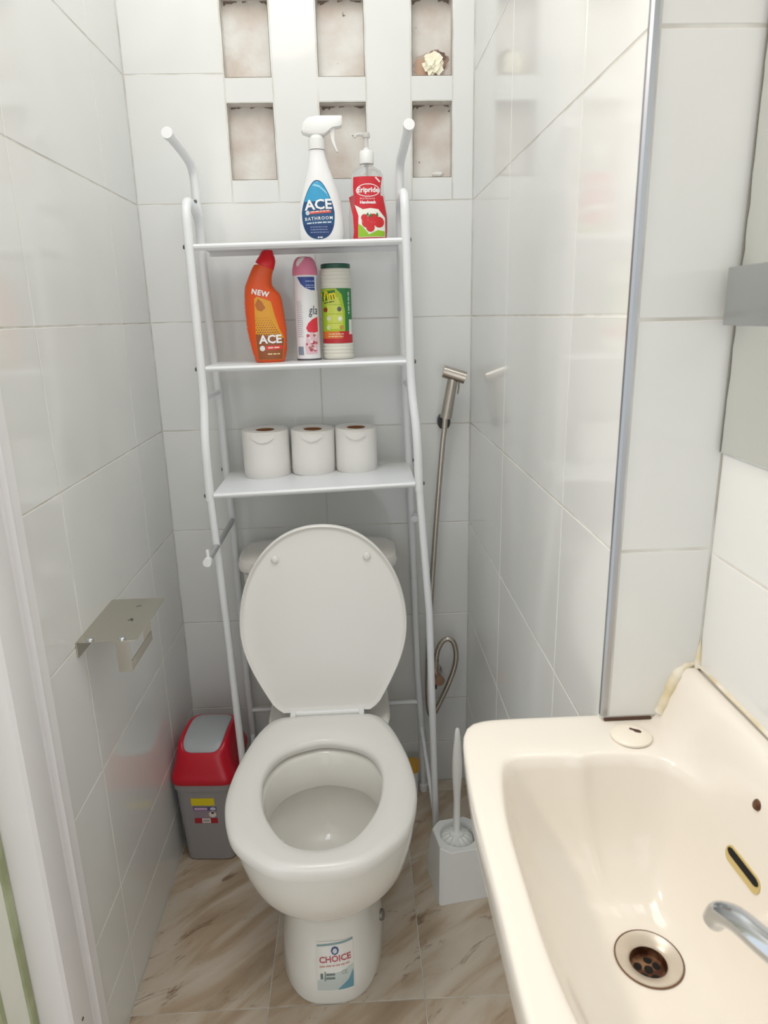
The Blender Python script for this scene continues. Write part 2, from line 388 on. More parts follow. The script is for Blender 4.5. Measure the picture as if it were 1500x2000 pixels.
P_OUT = polar_poly(SEAT_OUT, 0, SCY, SN); P_IN = polar_poly(SEAT_IN, 0, SCY, SN)
def prin(sc, z, dy=0, hwmin=0): return [(-.005 + P_IN[k] * sc * math.cos(2 * math.pi * k / SN), SCY + dy + P_IN[k] * sc * math.sin(2 * math.pi * k / SN) + .35, z) for k in range(SN)]
def FN(z): return 2.0 + .75 * min(1, max(0, (.19 - z) / .05))
R = []
for z, yf, hw in outer:
    k = min(1, max(0, (z - .12) / .2)); R.append(tl(egg(-.004, hw, yf, -.43 - .13 * k, -.16 - .13 * k, z, 2.4, FN(z), SN)))
for sc, z, dy in ((1.10, .4025, 0), (1.03, .400, 0), (.995, .392, -.003), (.985, .36, -.010), (.975, .337, -.016), (.985, .3335, -.016), (1.02, .3345, -.010), (1.04, .337, -.006), (1.03, .331, -.004), (.96, .302, .004), (.80, .266, .018), (.64, .240, .028), (.47, .226, .034), (.3, .219, .038), (.15, .217, .04)): R.append(prin(sc, z, dy))
pan = loft('pan', R, M_CER, toilet, True, True, 50)
# rear shelf that carries the cistern
rr = []
for z, h, y0, y1 in ((.0, .088, -.30, -.07), (.12, .09, -.30, -.06), (.25, .105, -.33, -.03), (.36, .135, -.345, -.025), (.395, .137, -.345, -.025), (.400, .132, -.340, -.03)):
    rr.append([(x, y + .35, z) for x, y, _ in sellipse(0, (y0 + y1) / 2, h, (y1 - y0) / 2, 0, 7, 48)])
loft('rear_deck', rr, M_CER, toilet, True, True, 40)
def rbox(name, cx, cy, secs, m, parent, n=6, N=64, angle=40):
    return loft(name, [sellipse(cx, cy, rx, ry, z, n, N) for z, rx, ry in secs], m, parent, True, True, angle)
cist = rbox('cistern', -.016, .245, [(.405, .150, .080), (.415, .158, .084), (.55, .168, .087), (.706, .174, .088)], M_CER, toilet, 5)
rbox('cistern_lid', -.016, .245, [(.7065, .174, .089), (.710, .184, .094), (.722, .186, .095), (.734, .182, .092), (.742, .165, .080), (.746, .11, .055), (.7475, .04, .02)], M_CER, toilet, 4.2)
box('flush_button', .02, .06, .225, .265, .7462, .7505, M_CHROME, toilet, .003)
# seat ring
def seat_ring(t, z):
    return [(-.006 + (P_OUT[k] * (1 - t) + P_IN[k] * t) * math.cos(2 * math.pi * k / SN), SCY + .35 + (P_OUT[k] * (1 - t) + P_IN[k] * t) * math.sin(2 * math.pi * k / SN), z) for k in range(SN)]
prof = [(.02, .406), (-.005, .410), (-.012, .417), (-.005, .426), (.06, .4315), (.25, .4335), (.6, .4315), (.9, .4275), (.98, .4235), (1.0, .417), (.97, .408)]
R = [seat_ring(t, z) for t, z in prof]; R.append(R[0])
loft('seat', R, M_SEAT, toilet, False, False, 50)
for sx in (-.075, .075): disc('buffer', (sx, -.33, .4045), (0, 0, 1), .008, .003, M_WHITEP, toilet)
# hinge
tube('hinge_bar', [(-.078, .033, .427), (.068, .033, .427)], .0085, M_WHITEP, toilet)
for sx in (-.083, .066): box('hinge_block', sx, sx + .012, .012, .046, .403, .437, M_WHITEP, toilet, .003)
# lid, raised and leaning on the cistern
def lid_outline(L=.415, hw=.181, hb=.108, N=96):
    pts = []
    vm = .195
    for i in range(N // 2 + 1):
        t = i / (N // 2)
        if t < .42:
            s = t / .42; v = vm * s; wdt = hb + (hw - hb) * math.sin(s * math.pi / 2) ** 1.05 - .012 * max(0, 1 - s / .12) ** 2
        else:
            a = (t - .42) / .58 * math.pi / 2; v = vm + (L - vm) * math.sin(a); wdt = hw * math.cos(a) ** .93 if a < math.pi / 2 - 1e-6 else 0
        pts.append((wdt, v))
    return [(x, v) for x, v in pts] + [(-x, v) for x, v in pts[-2::-1]]
OL = lid_outline(); lidang = math.radians(8.5)
def lid_ring(s, d):
    out = []
    for x, v in OL:
        xx = x * s; vv = .19 + (v - .19) * s
        out.append((-.003 + xx, .036 + vv * math.sin(lidang) - d * math.cos(lidang), .431 + vv * math.cos(lidang) + d * -math.sin(lidang)))
    return out
lid = loft('lid', [lid_ring(.5, -.012), lid_ring(.93, -.011), lid_ring(.99, -.006), lid_ring(1, .0), lid_ring(.996, .0045), lid_ring(.986, .006), lid_ring(.974, .0045), lid_ring(.962, .0015), lid_ring(.94, .0006), lid_ring(.8, .0006), lid_ring(.5, .0006), lid_ring(.05, .0006)], M_SEAT, toilet, True, True, 50)
for sx in (-.098, .098):
    c = Vector((-.003 + sx, .036 + .345 * math.sin(lidang) + .0005, .431 + .342 * math.cos(lidang)))
    disc('lid_buffer', c, (0, -math.cos(lidang), math.sin(lidang)), .0085, .006, M_SEAT, lid, 20, .002)
# floor bolt cover on the side of the foot
disc('bolt_cover', (.0955, -.21, .118), (1, -.25, .1), .011, .006, mat('dull_zinc', srgb(130, 124, 116), .45, .7), toilet, 20, .002)

# ------------------------------------------------------------------ printed patches and lettering wrapped on curved fronts
class Front:
    """front surface of an upright body: sections (z, cx, rx, ry), the front is towards -y"""
    def __init__(s, secs, n=2.0, cy=0): s.s = secs; s.n = n; s.cy = cy
    def sec(s, z):
        S = s.s
        if z <= S[0][0]: return S[0][1:]
        for a, b in zip(S, S[1:]):
            if a[0] <= z <= b[0]:
                t = (z - a[0]) / max(1e-9, b[0] - a[0]); return tuple(a[i] * (1 - t) + b[i] * t for i in (1, 2, 3))
        return S[-1][1:]
    def at(s, x, z, eps=.0004):
        cx, rx, ry = s.sec(z); k = min(.999, abs((x - cx) / rx))
        return (x, s.cy - ry * (1 - k ** s.n) ** (1 / s.n) - eps, z)
    def build(s, name, m, parent, N=56, angle=50, zs=None):
        R = [sellipse(cx, s.cy, max(rx, 1e-4), max(ry, 1e-4), z, s.n, N) for z, cx, rx, ry in s.s]
        return loft(name, R, m, parent, True, True, angle)
def patch(name, polys, fr, m, parent, eps=.0004, step=.006):
    bm = bmesh.new()
    if polys and isinstance(polys[0][0], (int, float)): polys = [polys]
    for p in polys:
        vs = [bm.verts.new((x, 0, z)) for x, z in p]; bm.faces.new(vs)
    xs = [v.co.x for v in bm.verts]; zs = [v.co.z for v in bm.verts]
    for lo_, hi_, ax in ((min(xs), max(xs), 0), (min(zs), max(zs), 2)):
        k = int((hi_ - lo_) / step)
        for i in range(1, k + 1):
            co = [0, 0, 0]; no = [0, 0, 0]; co[ax] = lo_ + (hi_ - lo_) * i / (k + 1); no[ax] = 1
            bmesh.ops.bisect_plane(bm, geom=bm.verts[:] + bm.edges[:] + bm.faces[:], plane_co=co, plane_no=no)
    bmesh.ops.triangulate(bm, faces=bm.faces[:])
    for v in bm.verts: v.co = Vector(fr.at(v.co.x, v.co.z, eps))
    for f in bm.faces: f.normal_update()
    bm.normal_update()
    return from_bm(name, bm, m, parent, True, recalc=False)
def text(name, body, size, x, z, fr, m, parent, eps=.0008, rot=0, sx=1, bold=0, align='CENTER', shear=0, space=1):
    cu = bpy.data.curves.new(name, 'FONT'); cu.body = body; cu.size = size; cu.align_x = align; cu.align_y = 'CENTER'
    cu.resolution_u = 2; cu.offset = bold; cu.shear = shear; cu.space_character = space
    t = bpy.data.objects.new(name, cu); COL.objects.link(t); dg = bpy.context.evaluated_depsgraph_get()
    me = bpy.data.meshes.new_from_object(t.evaluated_get(dg)); bpy.data.objects.remove(t); bpy.data.curves.remove(cu)
    c, s = math.cos(rot), math.sin(rot)
    for v in me.vertices:
        a, b = v.co.x * sx, v.co.y
        v.co = Vector(fr.at(x + a * c - b * s, z + a * s + b * c, eps))
    me.materials.clear(); me.name = name
    return link(name, me, m, parent)
def fine_print(x0, x1, zs, h, fr, m, parent, eps=.0012, slope=0, vertical=False, seed=1):
    # print too small to read: rows of word-length dashes
    rnd = random.Random(seed); P = []
    for z in zs:
        x = x0 + rnd.uniform(0, .08) * (x1 - x0)
        while x < x1 - h:
            w_ = min(rnd.uniform(1.2, 4.2) * h, x1 - x); a, b = slope * (x - x0), slope * (x + w_ - x0)
            q_ = [(x, z + a), (x + w_, z + b), (x + w_, z + b + h), (x, z + a + h)]
            P.append([(pz, -px) for px, pz in q_] if vertical else q_); x += w_ + h * .7
    return patch('fine_print', P, fr, m, parent, eps, .05)
def circ(cx, cz, rx, rz, N=24, a0=0, a1=2 * math.pi): return [(cx + rx * math.cos(a0 + (a1 - a0) * i / N), cz + rz * math.sin(a0 + (a1 - a0) * i / N)) for i in range(N)]
def rect(x0, x1, z0, z1): return [(x0, z0), (x1, z0), (x1, z1), (x0, z1)]
def ink(r, g, b, rough=.35): return mat('print_%d_%d_%d' % (r, g, b), srgb(r, g, b), rough)
WHITE = ink(245, 245, 245); RED = ink(206, 38, 52)

# sticker on the foot of the toilet
class FootFront:
    def at(s, x, z, eps=.0004):
        x -= .004; z = .034 + (z - .036) * .80
        S = [(z_, yf, hw) for z_, yf, hw in outer]
        for a, b in zip(S, S[1:]):
            if a[0] <= z <= b[0]:
                t = (z - a[0]) / (b[0] - a[0]); yf, hw = a[1] * (1 - t) + b[1] * t, a[2] * (1 - t) + b[2] * t
        k = min(.99, abs((x + .004) / hw)); yc = -.43
        n = FN(z); return (x, yc - (yc - yf) * (1 - k ** n) ** (1 / n) + .35 - eps - .0006, z)
ff = FootFront()
st = patch('sticker', rect(-.026, .043, .036, .132), ff, ink(236, 233, 226, .15), toilet)
q = lambda x, z: (x, z)
patch('sticker_top_band', [(-.026, .121), (.043, .127), (.043, .132), (-.026, .1255)], ff, ink(140, 166, 168), st, .0007)
patch('sticker_base', [(-.026, .036), (.043, .036), (.043, .082), (.02, .072), (-.01, .066), (-.026, .056)], ff, ink(200, 208, 202), st, .0007)
patch('sticker_corner', [(.012, .036), (.043, .036), (.043, .072), (.034, .055)], ff, ink(108, 156, 172), st, .001)
patch('emblem', [circ(.0085, .1125, .0078, .0085, 8)], ff, ink(56, 72, 128), st, .001)
patch('emblem_centre', [circ(.0085, .112, .0045, .005, 10)], ff, ink(214, 216, 224), st, .0013)
text('lettering', 'CHOICE', .0165, .0085, .0965, ff, ink(192, 84, 88), st, .0012, .05, 1.0, .0004)
fine_print(-.022, .036, (.0815,), .0028, ff, ink(214, 160, 146), st, .0012, .05)
patch('print_mark', [rect(-.020, -.015, .060, .070), rect(-.012, -.010, .056, .074), rect(-.009, .008, .059, .063), rect(-.009, .008, .066, .070)], ff, ink(110, 126, 116), st, .0012)
text('lettering', 'CE', .010, .026, .070, ff, ink(150, 168, 160), st, .0012)

# ------------------------------------------------------------------ over-toilet rack
M_CAP = mat('white_rubber_cap', srgb(240, 240, 240), .5); M_SCREW = mat('dark_screw', srgb(110, 110, 112), .4, .8)
rack = thing('storage_rack', 'white tubular steel rack with three shelves standing over the toilet', 'rack', (.37, -.14, 0))
def rk(p): return (p[0] - .37, p[1] + .14, p[2])
def rtube(name, pts, r=.0092, m=None, fr=.0, parent=None):
    P = [rk(p) for p in pts]
    return tube(name, fillet(P, fr) if fr else P, r, m or M_STEEL_W, parent or rack, 14)
# upper side frames: front post, top bend, rear post
rtube('side_frame', [(.151, -.24, .898), (.151, -.24, 1.02), (.149, -.20, 1.10), (.147, -.20, 1.493), (.140, -.048, 1.485), (.139, -.04, 1.38), (.150, -.04, 1.08), (.152, -.04, .90)], fr=.05)
rtube('side_frame', [(.594, -.24, .905), (.590, -.24, 1.03), (.582, -.20, 1.12), (.573, -.20, 1.503), (.573, -.048, 1.496), (.575, -.04, 1.39), (.581, -.04, 1.10), (.588, -.04, .91)], fr=.05)
# lower legs
rtube('front_leg', [(.152, -.24, .905), (.163, -.24, .58), (.175, -.24, .012)], .0083)
rtube('front_leg', [(.594, -.24, .91), (.614, -.24, .62), (.629, -.24, .012)], .0083)
rtube('rear_leg', [(.152, -.04, .905), (.156, -.04, .80), (.160, -.04, .27), (.164, -.04, .012)], .0083)
rtube('rear_leg', [(.588, -.04, .91), (.603, -.04, .38), (.612, -.04, .20), (.617, -.04, .012)], .0083)
for x, y in ((.175, -.24), (.629, -.24), (.164, -.04), (.617, -.04)):
    lathe('foot_cap', [(.0112, .0005), (.0116, .004), (.0112, .02), (.009, .0215)], M_CAP, rack, x - .37, y + .14, 16)
rtube('cross_bar', [(.161, -.04, .272), (.608, -.04, .276)], .006)
rtube('brace', [(.612, -.045, .20), (.627, -.235, .07)], .0055)
rtube('brace', [(.163, -.045, .20), (.173, -.235, .07)], .0055)
rtube('side_bar', [(.149, -.20, 1.105), (.150, -.04, 1.105)], .0055); rtube('side_bar', [(.582, -.20, 1.115), (.581, -.04, 1.115)], .0055)
# roll rod on the left, with a white tip; stub on the right
rod = rtube('paper_rod', [(.158, -.05, .797), (.157, -.338, .797)], .0062, mat('grey_zinc_rod', srgb(196, 198, 200), .35, .5))
tube('rod_tip', [rk((.157, -.334, .797)), rk((.157, -.350, .797))], .0085, M_CAP, rod)
rtube('rod_knob', [(.157, -.335, .803), (.157, -.335, .8195)], .0032, M_CAP, parent=rod)
rtube('rod_socket', [(.600, -.05, .793), (.597, -.075, .793)], .008)
# shelves
def shelf(x0, x1, zl, zr, yf, yb, lip):
    bm = bmesh.new()
    pr = [(yb, 0), (yb, -.004), (yb + -.004, -lip), (yb - .008, -lip), (yb - .01, -.003), (yf + .012, -.003), (yf + .010, -lip), (yf + .003, -lip - .001), (yf - .003, -lip * .7), (yf - .004, -.005), (yf - .001, -.001), (yf + .004, 0)]
    R = [[rk((x, y, z + dz)) for y, dz in pr] for x, z in ((x0, zl), (x1, zr))]
    return loft('shelf', R, M_STEEL_W, rack, True, True, 30)
shelf(.156, .568, 1.409, 1.414, -.200, -.036, .012)
shelf(.158, .575, 1.1725, 1.1765, -.200, -.036, .011)
shelf(.160, .585, .9135, .9255, -.243, -.036, .012)
for x, y, z, s in ((.147, -.2, 1.403, -1), (.574, -.2, 1.409, 1), (.148, -.2, 1.167, -1), (.581, -.2, 1.172, 1), (.151, -.24, .908, -1), (.5935, -.24, .921, 1), (.152, -.04, .922, -1), (.588, -.04, .93, 1)):
    disc('screw', rk((x + s * .0088, y, z)), (s, 0, 0), .0042, .0022, M_SCREW, rack, 12, .0008)
# hooks on top
for x, xt, zt in ((.141, .124, 1.607), (.5735, .584, 1.616)):
    h = rtube('hook', [(x, -.052, 1.478), (x, -.058, 1.50), (x, -.062, 1.572), ((x + xt) / 2, -.115, 1.592), (xt, -.19, zt)], .0092, fr=.03)
    tube('hook_cap', [rk((xt + (x - xt) * .06, -.180, zt - .002)), rk((xt, -.194, zt + .0006))], .0108, M_CAP, h, 18)
    disc('screw', rk((x, -.069, 1.505)), (0, -1, 0), .0035, .0015, M_SCREW, h, 12)

# ------------------------------------------------------------------ bottles on the rack
# spray bottle (top shelf)
SPZ = 1.4127
sp = thing('spray_bottle', 'white trigger spray bottle with a blue drop-shaped label on the top shelf', 'bottle', (.406, -.115, SPZ), math.radians(2))
F1 = Front([(.0, 0, .040, .024), (.004, 0, .0445, .027), (.02, 0, .0465, .029), (.05, 0, .0462, .029), (.08, 0, .042, .028), (.105, 0, .035, .026), (.125, -.001, .028, .023), (.145, -.002, .0215, .019), (.16, -.003, .018, .016), (.172, -.0035, .0155, .0145), (.176, -.0035, .0155, .0145), (.1765, -.0035, .013, .013)], 2.2)
F1.build('bottle_body', mat('white_bottle', srgb(240, 240, 240), .25), sp)
lathe('collar', [(.0165, .177), (.0168, .180), (.0165, .197), (.0145, .1985), (.0135, .203)], M_WHITEP, sp, -.0035, 0, 28)
# trigger head: side profile extruded with rounding, nozzle points to the right
hd = [(-.030, .206), (-.033, .211), (-.028, .226), (-.018, .235), (.0, .238), (.048, .238), (.050, .236), (.050, .222), (.047, .219), (.030, .216), (.020, .208), (.012, .203), (-.018, .203)]
bm = bmesh.new(); R = []
for yy, s in ((-.0125, .86), (-.0115, .95), (-.009, 1), (.009, 1), (.0115, .95), (.0125, .86)):
    R.append([(.005 + (x - .005) * (1 - (1 - s) * .35), yy, .220 + (z - .220) * s) for x, z in hd])
head = loft('trigger_head', R, M_WHITEP, sp, True, True, 40)
R = []
for x0, x1, z in ((.026, .036, .217), (.025, .033, .208), (.026, .0325, .198), (.029, .034, .188), (.034, .0375, .178), (.037, .039, .173)):
    R.append([(x0, -.006, z), (x1, -.006, z), (x1, .006, z), (x0, .006, z)])
loft('trigger', R, M_WHITEP, sp, True, True, 40)
drop = []
for t in range(40):
    a = 2 * math.pi * t / 40; xx = math.cos(a); zz = math.sin(a)
    wf = .0335 * (1 - .40 * max(0, zz)) * (abs(xx) ** .85) * (1 if xx > 0 else -1)
    drop.append((-.006 + wf, .058 + (.060 if zz > 0 else .052) * math.copysign(abs(zz) ** (.9 if zz > 0 else .75), zz)))
lb = patch('label', drop, F1, ink(38, 84, 128), sp)
def clip(poly, zmin=None, zmax=None):
    out = []
    def cut(P, f):
        o = []
        for a, b in zip(P, P[1:] + P[:1]):
            fa, fb = f(a), f(b)
            if fa >= 0: o.append(a)
            if (fa >= 0) != (fb >= 0):
                t = fa / (fa - fb); o.append((a[0] + (b[0] - a[0]) * t, a[1] + (b[1] - a[1]) * t))
        return o
    if zmin is not None: poly = cut(poly, lambda p: p[1] - zmin)
    if zmax is not None: poly = cut(poly, lambda p: zmax - p[1])
    return poly
shr = lambda P, s, c: [(c[0] + (x - c[0]) * s, c[1] + (z - c[1]) * s) for x, z in P]
ins = shr(drop, .96, (-.006, .062))
patch('label_top', clip(ins, .078), F1, ink(58, 160, 206), lb, .0007)
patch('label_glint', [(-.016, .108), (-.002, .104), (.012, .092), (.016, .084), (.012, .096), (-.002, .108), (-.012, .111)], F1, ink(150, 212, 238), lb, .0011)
patch('label_foot', clip(ins, None, .034), F1, ink(30, 58, 108), lb, .0007)
text('lettering', 'ACE', .026, -.005, .071, F1, WHITE, lb, .0012, .04, 1.12, .0007)
patch('label_strip', [(-.028, .0535), (.020, .0565), (.020, .0615), (-.028, .0585)], F1, ink(226, 96, 84), lb, .001)
patch('label_dot', [circ(-.0275, .0565, .0042, .0045, 14)], F1, ink(196, 214, 226), lb, .0014)
fine_print(-.022, .018, (.0568,), .0022, F1, ink(244, 200, 190), lb, .0014, .06)
text('lettering', 'BATHROOM', .0088, -.005, .0455, F1, WHITE, lb, .0012, .04, 1.0, .0001, space=1.25)
fine_print(-.034, .022, (.0352,), .0024, F1, ink(214, 224, 236), lb, .0012, .04, seed=2)
fine_print(-.024, .014, (.0285, .0235, .0185), .0016, F1, ink(130, 150, 190), lb, .0012, seed=3)
fine_print(-.009, .001, (.0085,), .0022, F1, WHITE, lb, .0012, seed=4)

# hand wash bottle (top shelf)
hw_ = thing('handwash_bottle', 'clear pump bottle with a red strawberry label beside the spray bottle', 'bottle', (.503, -.110, 1.4135), math.radians(2))
F2 = Front([(.0, 0, .034, .019), (.003, 0, .038, .022), (.02, 0, .040, .0235), (.05, 0, .0405, .024), (.08, 0, .0365, .023), (.096, 0, .034, .022), (.115, 0, .0335, .022), (.128, 0, .0325, .0215), (.137, 0, .028, .019), (.143, 0, .018, .014), (.147, 0, .0125, .012), (.152, 0, .0125, .012)], 2.3)
M_CLEAR = mat('clear_bottle_plastic', (.93, .93, .93), .08, 0, .5, Transmission_Weight=.92, IOR=1.15)
F2.build('bottle_body', M_CLEAR, hw_)
lathe('pump_collar', [(.0145, .150), (.015, .153), (.0148, .172), (.0128, .1745), (.0062, .1755), (.006, .180)], M_WHITEP, hw_, 0, 0, 28)
M_FROST = mat('frosted_pump', srgb(238, 236, 232), .3, 0, .5, Transmission_Weight=.35)
lathe('pump_stem', [(.0045, .180), (.0045, .198), (.0075, .199), (.0085, .2025), (.0075, .2075), (.004, .2085)], M_FROST, hw_, 0, 0, 20)
tube('pump_nozzle', catmull([(.0, 0, .2035), (-.012, -.003, .2045), (-.020, -.005, .203), (-.024, -.006, .198)], 5), lambda t: .0042 - .0014 * t, M_FROST, hw_)
tube('dip_tube', [(0, 0, .149), (0, 0, .01)], .0025, M_FROST, hw_)
lab2 = [(-.034, .001), (.036, .001), (.0385, .02), (.039, .045), (.036, .062), (.031, .088), (.0255, .088), (.026, .105), (.030, .124), (-.029, .124), (-.030, .105), (-.0295, .090), (-.0385, .088), (-.036, .070), (-.032, .05), (-.031, .02)]
lb = patch('label', lab2, F2, RED, hw_)
e_out = circ(.0, .098, .0245, .0125, 28); e_in = circ(.0, .098, .0228, .0110, 28)
patch('badge_ring', e_out, F2, WHITE, lb, .0007); patch('badge', e_in, F2, RED, lb, .001)
text('lettering', 'Eripride', .0138, 0, .0985, F2, WHITE, lb, .0014, .0, 1, .0004)
text('lettering', 'Anti-Bacterial', .0056, -.002, .0825, F2, ink(248, 200, 200), lb, .0008)
text('lettering', 'Handwash', .0078, -.001, .0752, F2, WHITE, lb, .0008, 0, 1, .0003)
patch('label_flash', [(.014, .1215), (.024, .1125), (.026, .1155), (.017, .1235)], F2, ink(244, 214, 214), lb, .0008)
patch('picture', [(-.023, .008), (.034, .009), (.034, .046), (.020, .062), (.004, .064), (-.012, .062), (-.028, .071), (-.021, .05), (-.022, .03)], F2, ink(240, 240, 230), lb, .0007)
patch('picture_leaf', [(-.023, .009), (.033, .010), (.033, .020), (.018, .022), (.0, .014), (-.014, .03), (-.022, .035)], F2, ink(150, 196, 48), lb, .001)
for cx, cz, r in ((-.004, .037, .011), (.009, .042, .012), (.021, .037, .011), (.003, .027, .009), (-.009, .046, .007)):
    patch('berry', circ(cx, cz, r, r * .95, 14), F2, ink(206, 44, 50), lb, .0013)
patch('berry_leaf', [[(.0, .047), (.004, .054), (.008, .048)], [(-.006, .05), (-.002, .056), (.001, .05)], [(.013, .05), (.018, .056), (.02, .049)]], F2, ink(70, 120, 50), lb, .0017)

# orange toilet cleaner bottle (middle shelf) with a bent neck
oc = thing('toilet_cleaner_bottle', 'orange bent-neck cleaner bottle with a red cap on the middle shelf', 'bottle', (.279, -.125, 1.1739), math.radians(3))
F3 = Front([(.0, .004, .029, .020), (.003, .004, .032, .0225), (.027, .004, .0375, .024), (.068, .001, .0415, .025), (.108, -.0018, .0403, .025), (.129, -.0027, .0388, .0248), (.141, -.0043, .0367, .0245), (.149, -.0079, .0322, .024), (.157, -.0101, .0284, .023), (.165, -.0088, .026, .022), (.177, -.0054, .024, .021), (.189, -.0003, .023, .020), (.1985, .0042, .0215, .0185)], 2.4)
M_OR = mat('orange_plastic', srgb(226, 84, 22), .3)
bod = F3.build('bottle_body', M_OR, oc)
R = []
CAPF = Front(F3.s[:-1] + [(.1985, .0045, .0215, .0188), (.208, .0085, .0192, .0172), (.214, .0098, .0160, .0150), (.217, .0102, .0140, .0135), (.222, .0112, .0122, .0118), (.2262, .0122, .0100, .0098), (.2275, .0124, .006, .006)], 2.4)
for z in (.195, .196, .202, .208, .214, .217, .222, .2262, .2275):
    ring = []; k = max(0, 1 - (z - .196) / .02)
    for i in range(36):
        t = 2 * math.pi * i / 36; zz = z - .0085 * math.cos(t) * min(1, k); cx, rx, ry = CAPF.sec(zz); g = .0007 if z > .1951 else .0
        c, s_ = math.cos(t), math.sin(t)
        ring.append((cx + (rx + g) * math.copysign(abs(c) ** (2 / 2.3), c), (ry + g) * math.copysign(abs(s_) ** (2 / 2.3), s_), zz))
    R.append(ring)
loft('cap', R, mat('red_cap', srgb(222, 24, 36), .3), oc, True, True, 40)
for k in range(13):                                        # grip ridges down the left edge
    z = .02 + k * .0085; cx, rx, ry = F3.sec(z)
    tube('grip_ridge', [(cx - rx + .0016, -.012, z), (cx - rx + .0010, -.004, z), (cx - rx + .0010, .004, z), (cx - rx + .0016, .012, z)], .0019, M_OR, oc, 6)
lab3 = [(-.019, .006), (.031, .006), (.035, .03), (.0375, .05), (.028, .07), (.021, .095), (.014, .125), (-.014, .135), (-.020, .13), (-.021, .09), (-.022, .04)]
lb = patch('label', lab3, F3, ink(226, 160, 46), oc)
patch('label_foot', [(-.019, .0065), (.0305, .0065), (.0345, .03), (.037, .05), (.0, .056), (-.0215, .058), (-.0215, .04)], F3, ink(150, 84, 44), lb, .0008)
dots = []
for r in range(8):
    for c in range(11):
        x = -.0195 + c * .0052 + (r % 2) * .0026; z = .058 + r * .0048; s = .0021 - r * .00016
        if x < .030 - (z - .055) * .5: dots.append([(x - s, z), (x, z - s * .8), (x + s, z), (x, z + s * .8)])
patch('label_dots', dots, F3, ink(140, 76, 34), lb, .0008, .05)
patch('label_drop', [(-.019, .118), (-.012, .131), (-.004, .124), (.002, .112), (-.006, .105), (-.015, .108)], F3, ink(186, 106, 40), lb, .0008)
text('lettering', 'NEW', .0145, -.007, .1415, F3, WHITE, lb, .0011, -.22, 1.0, .0006, space=1.15)
text('lettering', 'ACE', .0235, .0085, .0475, F3, WHITE, lb, .0016, .02, 1.06, .0008)
patch('label_strip', [(-.002, .0262), (.0325, .0275), (.033, .0355), (-.002, .0345)], F3, ink(226, 60, 56), lb, .0012)
patch('label_dot', [circ(-.0095, .0295, .0056, .0058, 16)], F3, ink(236, 232, 226), lb, .0014)
fine_print(.0015, .030, (.0292,), .0030, F3, ink(250, 200, 190), lb, .0016, .02, seed=5)
fine_print(-.001, .029, (.0165,), .0026, F3, ink(240, 214, 160), lb, .0014, seed=6)

# air freshener can (middle shelf)
af = thing('aerosol_can', 'slim white air freshener can with a pink cap on the middle shelf', 'can', (.366, -.108, 1.1748), 0)
F4 = Front([(.0, 0, .0255, .0255), (.002, 0, .0262, .0262), (.006, 0, .026, .026), (.168, 0, .026, .026), (.172, 0, .0262, .0262)], 2.0)
lathe('can_body', [(.0245, .0), (.0262, .0015), (.0262, .004), (.0255, .006), (.0255, .172), (.0262, .1735), (.0245, .178)], mat('white_can_lacquer', srgb(238, 238, 240), .22), af, 0, 0, 40)
lathe('base_band', [(.0263, .0012), (.0266, .002), (.0264, .0042)], mat('dark_steel_rim', srgb(90, 90, 96), .35, .8), af, 0, 0, 40)
cap = lathe('cap', [(.0265, .176), (.0268, .178), (.0262, .188), (.0235, .200), (.0195, .208), (.014, .2125), (.004, .2138)], mat('pink_cap', srgb(224, 130, 158), .4), af, -.0005, 0, 40)
FC = Front([(.176, 0, .0268, .0268), (.188, 0, .0262, .0262), (.200, 0, .0235, .0235), (.208, 0, .0195, .0195), (.2125, 0, .014, .014)], 2.0)
patch('cap_opening', [(-.016, .2055), (-.0185, .196), (-.013, .1925), (.001, .2085), (.002, .2115), (-.006, .2115)], FC, mat('pale_pink_nozzle', srgb(240, 226, 224), .4), cap, .0005, .004)
FB = Front([(.0, 0, .0256, .0256), (.18, 0, .0256, .0256)], 2.0)
lb = patch('label_blue', [(-.016, .172), (.0245, .172), (.0245, .145), (.012, .1455), (.0, .150), (-.009, .158)], FB, ink(50, 74, 150), af)
fine_print(.001, .022, (.1625, .1545, .1500), .0016, FB, ink(190, 205, 235), lb, .0007, seed=7)
text('lettering', 'gla', .026, .0055, .104, FB, ink(60, 70, 84), af, .0006, .0, .62, .0, align='LEFT', shear=.2)
patch('label_red', [(-.002, .068), (.003, .078), (.012, .086), (.0225, .091), (.0225, .06), (.012, .058), (.002, .060)], FB, ink(222, 52, 70), af)
patch('label_flower', [(-.004, .014), (.020, .014), (.023, .058), (.010, .060), (-.002, .050), (-.006, .030)], FB, ink(232, 196, 204), af)
fl_ = []
for i in range(16):
    a = random.random() * 6.28; x = .008 + random.uniform(-.010, .012); z = .036 + random.uniform(-.018, .02); r = random.uniform(.002, .004)
    fl_.append(circ(x, z, r, r, 8))
for i, c in enumerate(((196, 70, 100), (240, 226, 226), (180, 120, 110))): patch('flower_print', fl_[i::3], FB, ink(*c), af, .0006 + i * .0002, .05)
fine_print(-.0205, -.0085, [.05 + .0042 * k for k in range(18)], .0014, FB, ink(176, 180, 190), af, .0005, seed=8)
patch('barcode', [rect(-.020, -.0085, .012, .014 + .0) if False else rect(-.021 + .0012 * i, -.0205 + .0012 * i + (.0003 if i % 3 else .0), .012, .03) for i in range(10)], FB, ink(110, 130, 160), af, .0006, .05)

